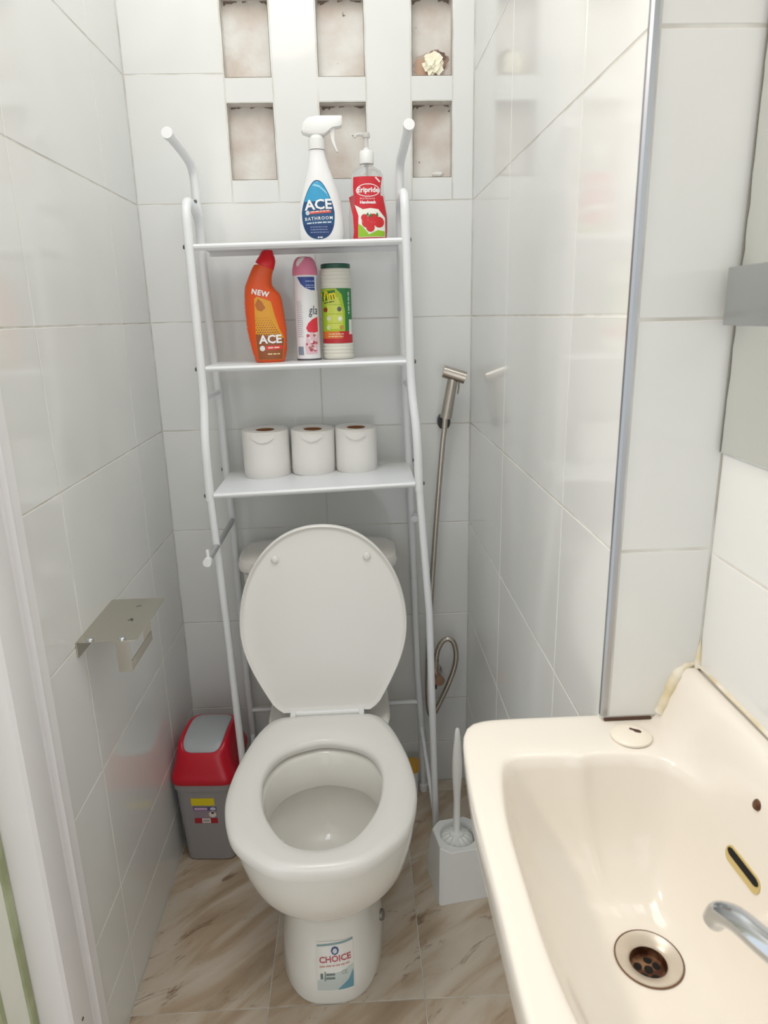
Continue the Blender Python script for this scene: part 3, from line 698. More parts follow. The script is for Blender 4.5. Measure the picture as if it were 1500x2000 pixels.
# scouring powder canister (middle shelf)
vm_ = thing('scouring_powder_canister', 'ribbed cream canister with a green label and green lid on the middle shelf', 'canister', (.430, -.088, 1.1757), 0)
pr = [(.0315, .0), (.0335, .002)]
z = .006
while z < .186:
    if .034 < z < .146: pr.append((.0328, z)); z += .028
    else: pr += [(.0338, z), (.0338, z + .0035), (.0328, z + .0045), (.0328, z + .006)]; z += .0075
pr = sorted(pr + [(.0328, .0352), (.0328, .1474)], key=lambda p: p[1]); pr = [p for p in pr if p[1] < .187] + [(.0325, .1875), (.0300, .189)]
lathe('canister_body', pr, mat('cream_plastic', srgb(232, 230, 218), .4), vm_, 0, 0, 48, 60)
lathe('lid', [(.0312, .1885), (.0318, .190), (.0318, .1965), (.030, .198), (.026, .1975), (.004, .1965)], mat('dark_green_lid', srgb(30, 84, 66), .35), vm_, 0, 0, 48)
F5 = Front([(.0, 0, .0331, .0331), (.2, 0, .0331, .0331)], 2.0)
lb = patch('label', rect(-.0322, .0322, .034, .149), F5, ink(52, 128, 70), vm_, .0004, .0035)
patch('label_panel', [(-.0318, .058), (.017, .058), (.018, .10), (.012, .135), (.0, .147), (-.0318, .147)], F5, ink(172, 200, 50), lb, .0008, .0035)
patch('label_glow', [(-.02, .064), (.012, .064), (.013, .10), (.004, .13), (-.02, .125)], F5, ink(206, 218, 92), lb, .0012, .0035)
patch('label_foot', rect(-.0322, .0322, .034, .059), F5, ink(192, 40, 50), lb, .001, .0035)
patch('label_foot_band', [(-.0322, .044), (.012, .044), (.004, .059), (-.0322, .059)], F5, ink(222, 120, 46), lb, .0013, .0035)
patch('title_shadow', [(-.0295, .121), (-.002, .126), (-.002, .1445), (-.0295, .1405)], F5, ink(64, 120, 40), lb, .0015, .0035)
text('lettering', 'Vim', .026, -.0165, .132, F5, ink(240, 220, 40), lb, .0018, .18, .78, .0009)
fine_print(-.027, -.003, (.1165,), .0020, F5, ink(30, 70, 40), lb, .0018, .16, seed=9)
for cx, cz, c in ((-.024, .104, (140, 60, 40)), (.006, .105, (90, 90, 100)), (-.017, .086, (216, 222, 196)), (.007, .085, (232, 236, 226)), (-.018, .067, (206, 222, 160)), (.010, .067, (190, 150, 70))):
    patch('pictogram', circ(cx, cz, .0048, .0052, 8), F5, ink(*c), lb, .0016)
patch('label_rules', [rect(-.019, .012, .0945, .0951), rect(-.019, .012, .0755, .0761), rect(-.019, .012, .1135, .1141)], F5, ink(110, 150, 50), lb, .0015)
patch('barcode', [rect(.0255, .0318, .052, .083)], F5, ink(232, 232, 226), lb, .0014, .003)
fine_print(-.142, -.095, (.0245,), .0030, F5, ink(176, 214, 190), lb, .0014, vertical=True, seed=10)
fine_print(-.020, .014, (.0525, .0475), .0018, F5, ink(250, 220, 190), lb, .0018, seed=11)

# ------------------------------------------------------------------ toilet rolls (bottom shelf)
M_PAPER = mat('toilet_paper', srgb(240, 238, 234), .9); add_bump(M_PAPER, 120, .25, .001, 3)
M_CARD = mat('brown_cardboard', srgb(160, 112, 72), .85)
def roll(x, y, z, r, h, tiltx, label, dent):
    t = thing('toilet_roll', label, 'toilet roll', (x, y, z), random.random() * 3, 'toilet rolls on the lowest shelf')
    N = 56; R = []
    ph = [random.random() * 6 for _ in range(3)]
    for rr_, zz in ((.021, h * .93), (.021, .002), (.022, .0), (r * .97, .0), (r, .003), (r * 1.004, h * .3), (r * .998, h * .65), (r, h - .004), (r * .975, h), (.030, h + .0005), (.0215, h - .001), (.021, h * .93)):
        R.append([((rr_ + (dent * math.sin(2 * a + ph[0]) + dent * .5 * math.sin(3 * a + ph[1] + zz * 30) if rr_ > .04 else 0)) * math.cos(a), (rr_ + (dent * math.sin(2 * a + ph[0]) if rr_ > .04 else 0)) * math.sin(a), zz + (dent * .6 * math.sin(a + ph[2]) if zz > h * .9 else 0)) for a in [2 * math.pi * k / N for k in range(N)]])
    loft('paper', R, M_PAPER, t, False, False, 60)
    R = [[(rr_ * math.cos(2 * math.pi * k / 32), rr_ * math.sin(2 * math.pi * k / 32), zz) for k in range(32)] for rr_, zz in ((.0208, .002), (.0208, h - .0015), (.0196, h - .0015), (.0196, .002), (.0208, .002))]
    loft('core', R, M_CARD, t, False, False, 40)
    # loose end of the sheet
    P = []
    for k in range(9):
        a = -1.2 + ph[0] * .0 + k * .18; P.append(a)
    bm = bmesh.new()
    a0 = -math.pi / 2 - t.rotation_euler.z - .5
    top = [bm.verts.new(((r + .0022) * math.cos(a0 + k * .12), (r + .0022) * math.sin(a0 + k * .12), h - .004)) for k in range(9)]
    bot = [bm.verts.new(((r + .0024) * math.cos(a0 + k * .12), (r + .0024) * math.sin(a0 + k * .12), h - .012 - .010 * math.sin(math.pi * k / 8))) for k in range(9)]
    for k in range(8): bm.faces.new((top[k], top[k + 1], bot[k + 1], bot[k]))
    from_bm('loose_sheet', bm, M_PAPER, t, True)
    t.rotation_euler.y = math.radians(tiltx)
    return t
roll(.2565, -.083, .9166, .0530, .1055, -1.6, 'leftmost of the three white toilet rolls, the widest one', .0008)
roll(.3625, -.081, .9196, .0488, .1010, -1.6, 'middle one of the three white toilet rolls in a row', .0012)
roll(.4625, -.081, .9224, .0470, .0995, -1.6, 'rightmost of the three white toilet rolls, nearest the right post', .0010)

# ------------------------------------------------------------------ waste bin
wb_ = thing('waste_bin', 'grey plastic swing-lid bin with a red top in the left corner', 'bin', (.082, -.182, 0), math.radians(-3.5))
M_GREY = mat('grey_plastic', srgb(150, 146, 146), .4); M_REDP = mat('red_plastic', srgb(196, 22, 44), .3); M_LGREY = mat('light_grey_plastic', srgb(172, 176, 178), .38)
rbox('body', 0, 0, [(.001, .056, .074), (.004, .060, .078), (.205, .070, .088), (.207, .0735, .0915), (.224, .0745, .0925), (.226, .072, .090)], M_GREY, wb_, 7, 64, 35)
def lidz(y): return .016 * math.cos(min(1, abs(y) / .092) * math.pi / 2)
R = []
for z, rx, ry, n, k in ((.2225, .0755, .0935, 7, 0), (.226, .0765, .0945, 7, 0), (.238, .0765, .0945, 7, 0), (.243, .074, .092, 7, 0), (.258, .0705, .0885, 6, 0), (.280, .0655, .0835, 5, .35), (.296, .0605, .079, 5, .9), (.301, .056, .076, 5, 1.0), (.302, .052, .074, 5, 1.0), (.300, .048, .072, 5, 1.0)):
    R.append([(x, y, zz + lidz(y) * k - (.012 * k if y < -.05 else 0) * min(1, max(0, (-y - .05) / .03))) for x, y, zz in sellipse(0, 0, rx, ry, z, n, 64)])
lidr = loft('lid', R, M_REDP, wb_, True, False, 40)
R = []
for s, dz in ((1, -.004), (1, .001), (.97, .0025), (.8, .003), (.55, .003), (.3, .003), (.05, .003)):
    R.append([(x * s, y * s + .001, .2995 + dz + lidz(y * s) - .012 * min(1, max(0, (-y * s - .05) / .03))) for x, y, zz in sellipse(0, 0, .0475, .0725, 0, 5, 64)])
loft('swing_flap', R, M_LGREY, wb_, False, True, 40)
class BinFront:
    def at(s, x, z, eps=.0005):
        x = x * 1.12 - .004
        ry = .078 + (.088 - .078) * (z - .004) / .201; return (x, -ry - eps, z)
bf = BinFront()
lb = patch('sticker_yellow', rect(-.0235, .0255, .163, .184), bf, ink(226, 204, 30), wb_)
st2 = patch('sticker', rect(-.0205, .0285, .112, .159), bf, ink(150, 136, 146), wb_)
patch('sticker_band', rect(-.0205, .0285, .149, .159), bf, ink(84, 76, 126), st2, .0009)
patch('sticker_title', rect(-.0185, .009, .1505, .1575), bf, ink(206, 170, 204), st2, .0012)
patch('sticker_glow', [circ(.021, .154, .006, .0045, 12)], bf, ink(206, 206, 216), st2, .0012)
patch('sticker_badge', [circ(.019, .138, .0078, .0090, 18)], bf, ink(224, 216, 206), st2, .0012)
patch('sticker_badge_mark', [circ(.0195, .1425, .0035, .003, 8)], bf, ink(60, 30, 40), st2, .0015)
patch('sticker_red_band', rect(-.0205, .0285, .112, .127), bf, ink(168, 30, 44), st2, .0009)
patch('barcode_panel', rect(-.0045, .0135, .113, .1265), bf, ink(226, 220, 216), st2, .0012)
patch('barcode', [rect(-.0025 + .0016 * i, -.0018 + .0016 * i, .116, .1235) for i in range(9)], bf, ink(90, 84, 84), st2, .0015, .05)

# ------------------------------------------------------------------ toilet brush and its holder
bh = thing('toilet_brush_holder', 'white tapered square holder standing on the floor right of the toilet', 'brush holder', (.664, -.364, 0), math.radians(9))
def octa(h, c, z): return [(h, -h + c, z), (h, h - c, z), (h - c, h, z), (-h + c, h, z), (-h, h - c, z), (-h, -h + c, z), (-h + c, -h, z), (h - c, -h, z)]
R = [octa(.0600, .004, .0005), octa(.0595, .005, .012), octa(.052, .020, .128), octa(.0505, .020, .131), octa(.045, .020, .131)]
hol = loft('holder_body', R[:4], M_WHITEP, bh, True, False, 20)
N = 48
def oc_at(h, c, a):
    dx, dy = math.cos(a), math.sin(a); t = min(h / max(abs(dx), 1e-6), h / max(abs(dy), 1e-6), (2 * h - c) / (abs(dx) + abs(dy))); return (dx * t, dy * t)
A = [2 * math.pi * k / N for k in range(N)]
R = [[(*oc_at(.0505, .020, a), .131) for a in A], [(.0415 * math.cos(a), .0415 * math.sin(a), .1315) for a in A], [(.040 * math.cos(a), .040 * math.sin(a), .128) for a in A], [(.039 * math.cos(a), .039 * math.sin(a), .05) for a in A], [(.01 * math.cos(a), .01 * math.sin(a), .05) for a in A]]
loft('rim', R, M_WHITEP, bh, False, True, 40)
br = thing('toilet_brush', 'white toilet brush upright in its holder with a flared handle', 'brush', (.661, -.364, .052), math.radians(9))
R = [sellipse(0, 0, rx, ry, z, 2.2, 24) for z, rx, ry in ((.080, .0165, .0165), (.086, .0165, .0165), (.088, .010, .010), (.092, .0078, .0078), (.17, .0076, .0076), (.20, .0088, .0075), (.235, .0112, .0080), (.265, .0115, .0080), (.30, .0095, .007), (.335, .0065, .0055), (.350, .0045, .004), (.353, .002, .002))]
loft('handle', R, M_WHITEP, br, True, True, 40)
M_BRIS = mat('white_bristles', srgb(232, 234, 230), .6)
for k in range(14):
    a = 2 * math.pi * k / 14; R = []
    for rr_, wd, z0, z1 in ((.012, .003, .070, .0835), (.024, .0055, .068, .0815), (.033, .0072, .064, .0755), (.0375, .0066, .060, .068)):
        c, s = math.cos(a), math.sin(a)
        R.append([(rr_ * c + wd * s, rr_ * s - wd * c, z0), (rr_ * c + wd * s, rr_ * s - wd * c, z1 - .003), (rr_ * c, rr_ * s, z1), (rr_ * c - wd * s, rr_ * s + wd * c, z1 - .003), (rr_ * c - wd * s, rr_ * s + wd * c, z0)])
    loft('bristle_tuft', R, M_BRIS, br, True, True, 30)
lathe('brush_core', [(.012, .002), (.022, .006), (.024, .06), (.012, .082)], M_BRIS, br, 0, 0, 24)

# ------------------------------------------------------------------ bidet sprayer, hose and valve
sprm = thing('bidet_sprayer', 'brushed steel bidet spray hanging by its hose from a black wall clip', 'sprayer', (.68, -.035, 1.02))
def sq(p): return (p[0] - .68, p[1] + .035, p[2] - 1.02)
hdir = Vector((.15, -.10, 1)).normalized()
tube('handle', [sq((.676, -.042, 1.03)), sq((.6785, -.044, 1.045)), sq((.689, -.055, 1.115)), sq((.691, -.057, 1.128))], lambda t: .0135 - .004 * max(0, t - .3), M_BRUSHED, sprm, 24)
tube('spray_head', [sq((.668, -.0545, 1.139)), sq((.6695, -.0546, 1.1386)), sq((.7165, -.062, 1.1235)), sq((.718, -.0622, 1.123))], .0142, M_BRUSHED, sprm, 28)
tube('lever', [sq((.705, -.05, 1.118)), sq((.706, -.043, 1.10)), sq((.704, -.040, 1.085))], .0022, M_BRUSHED, sprm, 8)
tube('coupling', [sq((.6745, -.041, 1.03)), sq((.673, -.040, 1.006))], .0066, M_BRUSHED, sprm, 18)
for s in (-1, 1):
    R = []
    for zz in (0, .022):
        R.append([sq((.6735 + s * (.0055 + .0095 * math.sin(math.pi * k / 10)), -.008 - zz, 1.0185 + .0165 * math.cos(math.pi * k / 10))) for k in range(11)] + [sq((.6735 + s * .0055, -.008 - zz, 1.0185 - .0165))])
    loft('wall_clip_jaw', R, M_BLACK, sprm, True, True, 40)
tube('wall_clip_base', [sq((.6735, .0, 1.0185)), sq((.6735, -.012, 1.0185))], .0105, M_BLACK, sprm, 18)
hp = [(.673, -.040, 1.005), (.668, -.040, .96), (.660, -.038, .86), (.652, -.036, .75), (.644, -.032, .62), (.637, -.028, .50), (.633, -.026, .40), (.631, -.026, .30), (.6335, -.028, .245), (.6415, -.03, .228), (.655, -.034, .25), (.682, -.038, .315), (.700, -.04, .37), (.7045, -.042, .41), (.698, -.044, .445), (.684, -.044, .458), (.668, -.042, .449), (.657, -.040, .425), (.652, -.038, .395)]
hpts = catmull([sq(p) for p in hp], 14)
tube('hose', hpts, .0062, M_BRUSHED, sprm, 14)
# hose spiral: thin rings around the hose
bm = bmesh.new()
tot = [0]
for a, b in zip(hpts, hpts[1:]): tot.append(tot[-1] + (b - a).length)
d = 0.004; i = 0
while d < tot[-1] - .004:
    while tot[i + 1] < d: i += 1
    t = (d - tot[i]) / (tot[i + 1] - tot[i]); p = hpts[i].lerp(hpts[i + 1], t); tg = (hpts[i + 1] - hpts[i]).normalized()
    up = Vector((0, 1, 0)); u = tg.cross(up).normalized(); v = tg.cross(u)
    rg = [[bm.verts.new(p + tg * h + (u * math.cos(2 * math.pi * k / 10) + v * math.sin(2 * math.pi * k / 10)) * r) for k in range(10)] for h, r in ((-.0011, .0061), (0, .0071), (.0011, .0061))]
    for a, b in zip(rg, rg[1:]):
        for k in range(10): bm.faces.new((a[k], a[(k + 1) % 10], b[(k + 1) % 10], b[k]))
    d += .0032
from_bm('hose_winding', bm, M_BRUSHED, sprm, True)['kind'] = 'stuff'
valve = thing('angle_valve', 'small metal angle valve on the back wall under the hose loop', 'valve', (.651, -.02, .36))
def vq(p): return (p[0] - .651, p[1] + .02, p[2] - .36)
tube('valve_body', [vq((.651, -.036, .335)), vq((.651, -.037, .37))], .0115, M_BRUSHED, valve, 20)
tube('valve_outlet', [vq((.6515, -.0375, .368)), vq((.652, -.038, .397))], .0082, M_BRUSHED, valve, 12)
tube('valve_stub', [vq((.651, .0, .345)), vq((.651, -.036, .345))], .0095, M_BRUSHED, valve, 16)
disc('wall_flange', vq((.651, .0, .345)), (0, -1, 0), .022, .004, M_CHROME, valve, 24)
tube('knob', [vq((.655, -.047, .349)), vq((.659, -.066, .349))], lambda t: .0125 + .0015 * t, mat('copper_tinted_knob', srgb(196, 160, 140), .3, 1), valve, 20)
tube('lower_pipe', [vq((.650, -.036, .336)), vq((.649, -.036, .312))], .006, M_BLACK, valve, 12)

# yellow plastic pipe cap low behind the toilet
pc = thing('drain_pipe', 'short white drain pipe with a yellow collar low on the back wall', 'pipe', (.589, -.052, .0))
tube('pipe', [(0, 0, .001), (0, 0, .075)], .0125, M_WHITEP, pc, 20); tube('collar', [(-.001, 0, .075), (-.001, 0, .103)], .0165, mat('yellow_plastic', srgb(226, 172, 70), .4), pc, 20)

# ------------------------------------------------------------------ paper holder on the left wall
ph_ = thing('paper_holder', 'stainless steel toilet paper holder with a flat phone tray on the left wall', 'paper holder', (0, -.54, .768))
def pq(p): return (p[0], p[1] + .54, p[2] - .768)
bm = bmesh.new()
y0, y1, X1, r = -.628, -.452, .098, .008
pts = [(.003, y0), (X1 - r, y0)] + [(X1 - r + r * math.sin(t * math.pi / 8), y0 + r - r * math.cos(t * math.pi / 8)) for t in range(1, 4)] + [(X1, y0 + r), (X1, y1 - r)] + [(X1 - r + r * math.cos(t * math.pi / 8), y1 - r + r * math.sin(t * math.pi / 8)) for t in range(1, 4)] + [(X1 - r, y1), (.003, y1)]
loft('tray', [[pq((x, y, z)) for x, y in pts] for z in (.767, .7682)], M_SATIN, ph_, True, True, 30)
bm = bmesh.new(); boxbm(bm, .0002, .0030, y0 + .54 - .004, y1 + .54, -.026, .0002); bmesh.ops.bevel(bm, geom=[e for e in bm.edges if abs(e.verts[0].co.z - e.verts[1].co.z) < 1e-6 and abs(e.verts[0].co.y - e.verts[1].co.y) < 1e-6], offset=.0012, segments=2, affect='EDGES')
from_bm('wall_plate', bm, M_SATIN, ph_)
for x in (.022, .073): disc('stud', pq((x, y0 + .004, .7682)), (0, 0, 1), .0055, .004, M_CHROME, ph_, 18, .001)
box('hanger_strip', .063, .085, y0 + .54 - .001, y0 + .54 + .0006, -.055, -.0012, M_SATIN, ph_, .0003, 1)
bar = box('roll_bar', .0835, .085, y0 + .54, -.512 + .54, -.055, -.037, M_SATIN, ph_, .0003, 1)
box('bar_end', .070, .085, -.512 + .54 - .0015, -.512 + .54, -.055, -.022, M_SATIN, ph_, .0005, 1)
patch_m = mat('engraved_mark', srgb(120, 114, 104), .5, .6)
class TrayTop:
    def at(s, x, z, eps=.0): return (x, z, .0004)
patch('maker_mark', [[(.060, -.010), (.068, -.004), (.066, -.002), (.058, -.008)], [(.066, -.012), (.069, -.011), (.063, .0), (.060, -.001)]], TrayTop(), patch_m, ph_)
patch('maker_mark', [[(.056, .050), (.064, .054), (.063, .056), (.055, .052)]], TrayTop(), patch_m, ph_)

# ------------------------------------------------------------------ basin
basin = thing('wash_basin', 'cream ceramic wash basin fixed to the wall in the right foreground', 'basin', (.72, -1.165, .80))
BC = Vector((.715, -1.19)); NB = 144; ZR = .8
def polar(poly, smooth=6):
    P = [Vector((p[0], p[1], 0)) for p in poly]; P = catmull(P, smooth, True); out = []
    for k in range(NB):
        a = 2 * math.pi * k / NB; d = Vector((math.cos(a), math.sin(a))); best = None
        for p, q_ in zip(P, P[1:] + P[:1]):
            e = Vector((q_.x - p.x, q_.y - p.y)); den = d.x * e.y - d.y * e.x
            if abs(den) < 1e-12: continue
            w_ = Vector((p.x - BC.x, p.y - BC.y)); t = (w_.x * e.y - w_.y * e.x) / den; s = (w_.x * d.y - w_.y * d.x) / den
            if t > 0 and -1e-6 <= s <= 1 + 1e-6 and (best is None or t > best): best = t
        out.append(best)
    return out
half_in = [(.696, -1.0285), (.686, -1.0225), (.64, -1.020), (.620, -1.0235), (.6085, -1.040), (.6005, -1.08), (.596, -1.125), (.595, -1.19)]
top_in = [(.705, -1.022), (.735, -1.022), (.765, -1.027), (.783, -1.036), (.795, -1.053), (.808, -1.095), (.8165, -1.135), (.8185, -1.19)]
mir = lambda P: [(x, 2 * BC.y - y) for x, y in P]
POLY_IN = top_in + mir(top_in)[-2::-1] + mir(half_in) + half_in[-2::-1]
half_out = [(.80, -.9405), (.72, -.9405), (.64, -.9405), (.605, -.9425), (.586, -.951), (.5755, -.972), (.5715, -1.01), (.5675, -1.08), (.5675, -1.19)]
POLY_OUT = [(.8505, -1.19), (.8505, -1.08), (.8505, -1.0), (.8505, -.96), (.849, -.9425)]
POLY_OUT = POLY_OUT + half_out + mir(half_out)[-2::-1] + mir(POLY_OUT)[:0:-1]
r_in = polar(POLY_IN); r_out = polar(POLY_OUT)
def upz(x):
    t = min(1, max(0, (x - .803) / .032)); return .067 * (t * t * (3 - 2 * t))
DR = Vector((.729, -1.152)); DRZ = .662
def bring(fn): return [(x - .72, y + 1.165, z - .80) for x, y, z in (fn(k, math.cos(2 * math.pi * k / NB), math.sin(2 * math.pi * k / NB)) for k in range(NB))]
R = []
def inner_pt(t, k, c, s):      # t 0 at drain rim .. 1 at inner edge of the opening
    rin = r_in[k]; ex, ey = BC.x + c * rin, BC.y + s * rin
    dx, dy = DR.x + c * .031, DR.y + s * .031
    x, y = dx + (ex - dx) * t, dy + (ey - dy) * t
    ze = ZR + upz(ex) - .004
    prof_ = [(0, 0), (.15, .02), (.35, .075), (.55, .185), (.7, .325), (.8, .47), (.88, .64), (.94, .81), (.98, .94), (1, 1)]
    for a, b in zip(prof_, prof_[1:]):
        if a[0] <= t <= b[0]: h = a[1] + (b[1] - a[1]) * (t - a[0]) / (b[0] - a[0])
    return (x, y, DRZ + (ze - DRZ) * h)
for t in (0, .08, .16, .25, .35, .45, .55, .63, .7, .76, .81, .86, .9, .94, .97, 1): R.append(bring(lambda k, c, s, t=t: inner_pt(t, k, c, s)))
def rim_pt(t, k, c, s, dz):
    rr_ = r_in[k] + (r_out[k] - r_in[k]) * t; x, y = BC.x + c * rr_, BC.y + s * rr_
    return (x, y, ZR + upz(x) + dz)
for t, dz in ((.04, -.0015), (.10, 0), (.2, .0004), (.35, .0004), (.5, 0), (.62, 0), (.74, -.0002), (.84, -.0004), (.92, -.0012), (.97, -.003), (1, -.0075)): R.append(bring(lambda k, c, s, t=t, dz=dz: rim_pt(t, k, c, s, dz)))
def out_pt(sc, z, k, c, s):
    x, y = BC.x + c * r_out[k] * sc, BC.y + s * r_out[k] * sc
    if x > .84 or (c > 0 and abs(s) < .75): x = BC.x + c * r_out[k] * (1 if z > .70 else .98)
    return (min(x, .8505), y, z)
for sc, z in ((1.0, .785), (.995, .768), (.97, .74), (.90, .70), (.78, .665), (.6, .64), (.35, .628), (.15, .625)): R.append(bring(lambda k, c, s, sc=sc, z=z: out_pt(sc, z, k, c, s)))
loft('bowl', R, M_CERB, basin, False, True, 60)
# waste: flange, rusty cup, grid with holes
def bq(x, y, z): return (x - .72, y + 1.165, z - .80)
M_FLANGE = mat('worn_waste_flange', srgb(206, 196, 182), .3, .3)
cxw, cyw = DR.x - .72, DR.y + 1.165
wf = lathe('waste_flange', [(.0312, DRZ - .80 - .002), (.0312, DRZ - .80 + .0012), (.030, DRZ - .80 + .0024), (.0195, DRZ - .80 - .001), (.0175, DRZ - .80 - .004)], M_FLANGE, basin, cxw, cyw, 40, 40, False, False)
lathe('rust_ring', [(.0313, DRZ - .80 + .0004), (.0322, DRZ - .80 + .0010), (.0322, DRZ - .80 + .0014), (.0311, DRZ - .80 + .0018)], mat('brown_grime', srgb(112, 78, 50), .8), wf, cxw, cyw, 40, 40, False, False)
M_RUST = mat('rusty_brass', srgb(120, 82, 58), .35, .6); add_tint(M_RUST, srgb(84, 50, 34), srgb(160, 122, 92), 60, 4)
lathe('waste_cup', [(.0178, DRZ - .80 - .0035), (.0174, DRZ - .80 - .008), (.0165, DRZ - .80 - .0125), (.0002, DRZ - .80 - .0135)], M_RUST, wf, cxw, cyw, 32, 60, False, True)
for x, y in ((.001, .0), (.0103, .003), (-.0085, .004), (.004, -.0098), (.004, .0102), (-.0065, -.0075)):
    disc('waste_hole', (cxw + x, cyw + y, DRZ - .80 - .0133), (0, 0, 1), .0043, .0006, M_DARK, wf, 14)
# overflow slot
def wall_x(y, z):      # inner back surface of the bowl at height z
    bx = []
    for k in range(NB):
        an = 2 * math.pi * k / NB
        if math.cos(an) < .6: continue
        prev = None
        for j in range(80):
            p = inner_pt(.5 + .5 * j / 79, k, math.cos(an), math.sin(an))
            if p[2] >= z: bx.append((p[1], p[0])); break
    bx.sort()
    for a, b in zip(bx, bx[1:]):
        if a[0] <= y <= b[0]: return a[1] + (b[1] - a[1]) * (y - a[0]) / (b[0] - a[0])
    return .81
yA, yB, zA, zB = -1.178, -1.126, .755, .771
XX = [[wall_x(y, z) for z in (zA, zB)] for y in (yA, yB)]
def ovp(u, v, d):
    x = (XX[0][0] * (1 - v) + XX[0][1] * v) * (1 - u) + (XX[1][0] * (1 - v) + XX[1][1] * v) * u
    return bq(x - d, yA + (yB - yA) * u, zA + (zB - zA) * v)
def slot(w_, h_, cv): return [(.5 + w_ * (math.copysign(.36, math.cos(a)) + .14 * math.cos(a)), cv + h_ * math.sin(a)) for a in [2 * math.pi * (k + .5) / 28 for k in range(28)]]
loft('overflow_slot', [[ovp(u, v, -.002) for u, v in slot(1, .5, .5)], [ovp(u, v, .0012) for u, v in slot(1, .5, .5)]], mat('limescale_yellow', srgb(206, 184, 124), .6), basin, True, True, 30)
loft('overflow_void', [[ovp(u, v, .0008) for u, v in slot(.9, .23, .68)], [ovp(u, v, .0018) for u, v in slot(.9, .23, .68)]], M_DARK, basin, True, True, 30)
# chain stay stub on the upstand
disc('chain_stay', bq(.8225, -1.146, .826), (-1, 0, .5), .0055, .006, M_RUST, basin, 16, .001)
# yellowed sealant beads along the walls
M_SEAL = mat('yellowed_sealant', srgb(226, 212, 170), .5); add_tint(M_SEAL, srgb(222, 208, 172), srgb(236, 230, 216), 40, 4)
sp_ = [(.851, -1.43, .868), (.851, -1.2, .868), (.851, -1.05, .868), (.850, -.966, .868), (.840, -.9605, .869), (.830, -.9603, .862), (.822, -.9603, .845), (.816, -.9603, .825), (.810, -.9603, .808)]
R = tube_rings(catmull([bq(*p) for p in sp_], 8), lambda t: .0024 + .0009 * math.sin(t * 40) * math.sin(t * 13) + .0042 * min(1, max(0, (t - .5) / .15)), 10)
loft('sealant', R, M_SEAL, basin, True, True, 50)
tube('corner_sealant', [bq(.8495, -.9605, .866), bq(.8495, -.9605, .882), bq(.8498, -.9602, .90)], lambda t: .005 - .0045 * t, M_SEAL, basin, 10)
bm = bmesh.new(); boxbm(bm, *(.744 - .72, .800 - .72, -.9612 + 1.165, -.958 + 1.165, .0004, .0032)); from_bm('dark_joint', bm, mat('dirty_joint', srgb(92, 66, 52), .9), basin)
# blanking cap on the spare tap hole
cp = thing('tap_hole_cap', 'round white plastic cap with a dark chip on the far tap hole', 'cap', (.7625, -.9945, .8006))
lathe('disc', [(.0215, .0), (.0225, .001), (.0222, .003), (.019, .0048), (.012, .0056), (.003, .0058)], mat('cream_plastic_cap', srgb(240, 232, 218), .3), cp, 0, 0, 40)
bm = bmesh.new(); vv = [bm.verts.new(p) for p in ((.002, .009, .0060), (.005, .0065, .0061), (.011, .004, .0058), (.0125, .0005, .0056), (.010, -.002, .0058), (.005, .0, .0061), (.003, .004, .0062), (.0, .006, .0062))]; bm.faces.new(vv)
from_bm('chip', bm, mat('dark_chip', srgb(78, 52, 44), .9), cp)
# tap
tap = thing('basin_tap', 'chrome pillar tap with a curved spout at the right edge of the basin', 'tap', (.7625, -1.386, .80))
def tq(p): return (p[0] - .7625, p[1] + 1.386, p[2] - .80)
tube('spout', catmull([tq(p) for p in ((.7625, -1.386, .848), (.748, -1.364, .862), (.733, -1.340, .864), (.7225, -1.318, .862), (.716, -1.294, .858), (.7125, -1.279, .849), (.7115, -1.2735, .838))], 8), lambda t: .0108 - .0028 * t, M_CHROME, tap, 20)
lathe('tap_body', [(.024, .002), (.024, .006), (.016, .010), (.0145, .055), (.017, .06), (.017, .07), (.012, .074)], M_CHROME, tap, 0, 0, 28)
lathe('tap_handle', [(.010, .074), (.022, .08), (.024, .095), (.018, .108), (.004, .11)], M_CHROME, tap, 0, 0, 10)

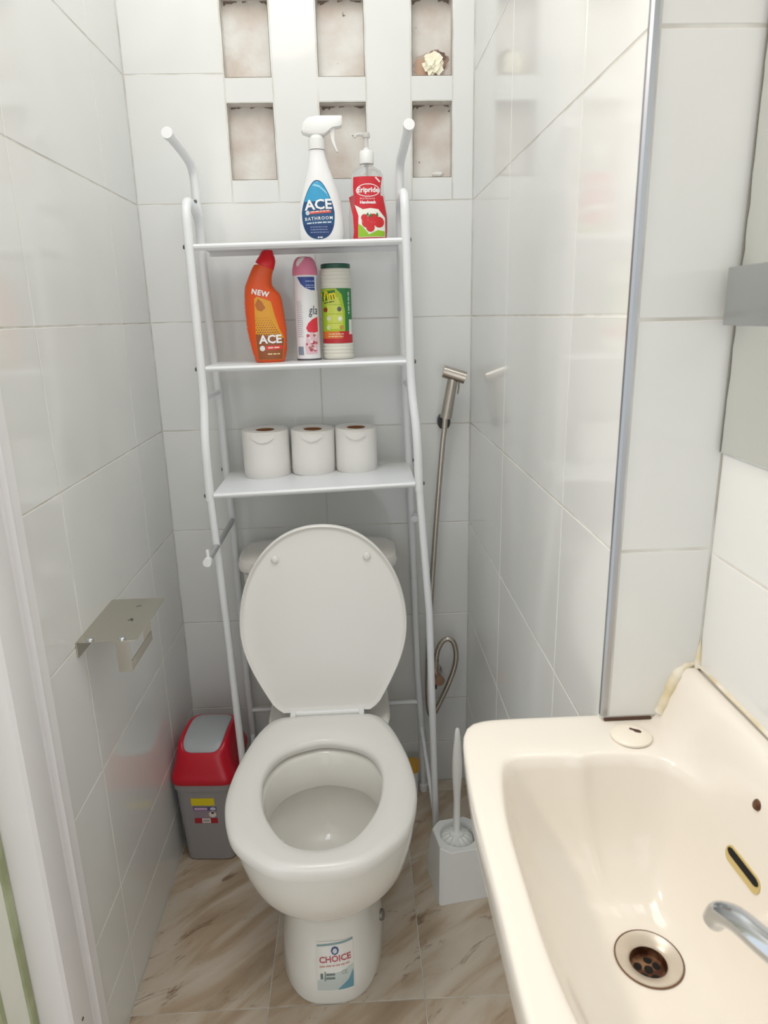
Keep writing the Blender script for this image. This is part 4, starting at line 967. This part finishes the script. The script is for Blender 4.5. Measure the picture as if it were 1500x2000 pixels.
# ------------------------------------------------------------------ mirror and its bracket
M_MIR = mat('mirror_glass', (.80, .80, .76), .02, 1)
mr = tag(box('mirror', W2 - .0055, W2 - .0005, -1.62, JY - .004, 1.119, 1.92, M_MIR, None, .0006, 1), 'large frameless mirror on the wall above the basin', 'mirror')
bm = bmesh.new(); n = 60
pp = [(W2 - .0058, JY - .0045 - .0016 * random.random() * (1 if i % 3 else 1.6), 1.119 + .801 * i / n) for i in range(n + 1)]
a = [bm.verts.new((x, JY - .0036, z)) for x, y, z in pp]; b = [bm.verts.new((x, y - .001, z)) for x, y, z in pp]
for i in range(n): bm.faces.new((a[i], a[i + 1], b[i + 1], b[i]))
from_bm('chipped_edge', bm, mat('spoilt_silvering', srgb(130, 128, 120), .5, .3), mr)
br_ = thing('mirror_bracket', 'flat grey metal bracket clipped over the edge of the mirror', 'bracket', (.825, -1.04, 1.275))
box('bracket_plate', .0, .004, -.085, .061, -.0265, .0275, mat('brushed_grey_metal', srgb(176, 178, 178), .3, .9), br_, .0012, 2)
box('bracket_return', .004, .0208, .052, .060, -.0265, .0275, mat('brushed_grey_metal', srgb(176, 178, 178), .3, .9), br_, .0012, 2)

# ------------------------------------------------------------------ filler stuffed in one vent opening
random.seed(3)
bm = bmesh.new(); bmesh.ops.create_icosphere(bm, subdivisions=3, radius=.021)
for v in bm.verts:
    d_ = v.co.normalized(); k = .62 + .45 * (math.sin(d_.x * 9 + 1) * math.sin(d_.z * 8) + math.sin(d_.y * 11 + d_.x * 5)) * .5 + random.uniform(-.1, .1)
    v.co = Vector((d_.x * .026 * k * 1.1, d_.y * .010 * k, d_.z * .029 * k))
fo = from_bm('crumpled_filler', bm, mat('cream_filler', srgb(252, 246, 222), .7), None, False)
fo.location = (.655, .016, 1.783); tag(fo, 'crumpled cream paper stuffed into the upper right wall opening', 'paper wad')
bm = bmesh.new(); bmesh.ops.create_icosphere(bm, subdivisions=2, radius=.013)
for v in bm.verts: v.co = Vector((v.co.x * 1.1, v.co.y * .5, v.co.z * .5)) * random.uniform(.75, 1.15)
fo = from_bm('plaster_crumb', bm, mat('white_plaster', srgb(226, 224, 220), .9), None, False)
fo.location = (.663, .014, 1.5645); tag(fo, 'small white plaster crumb lying in the lower right wall opening', 'debris')
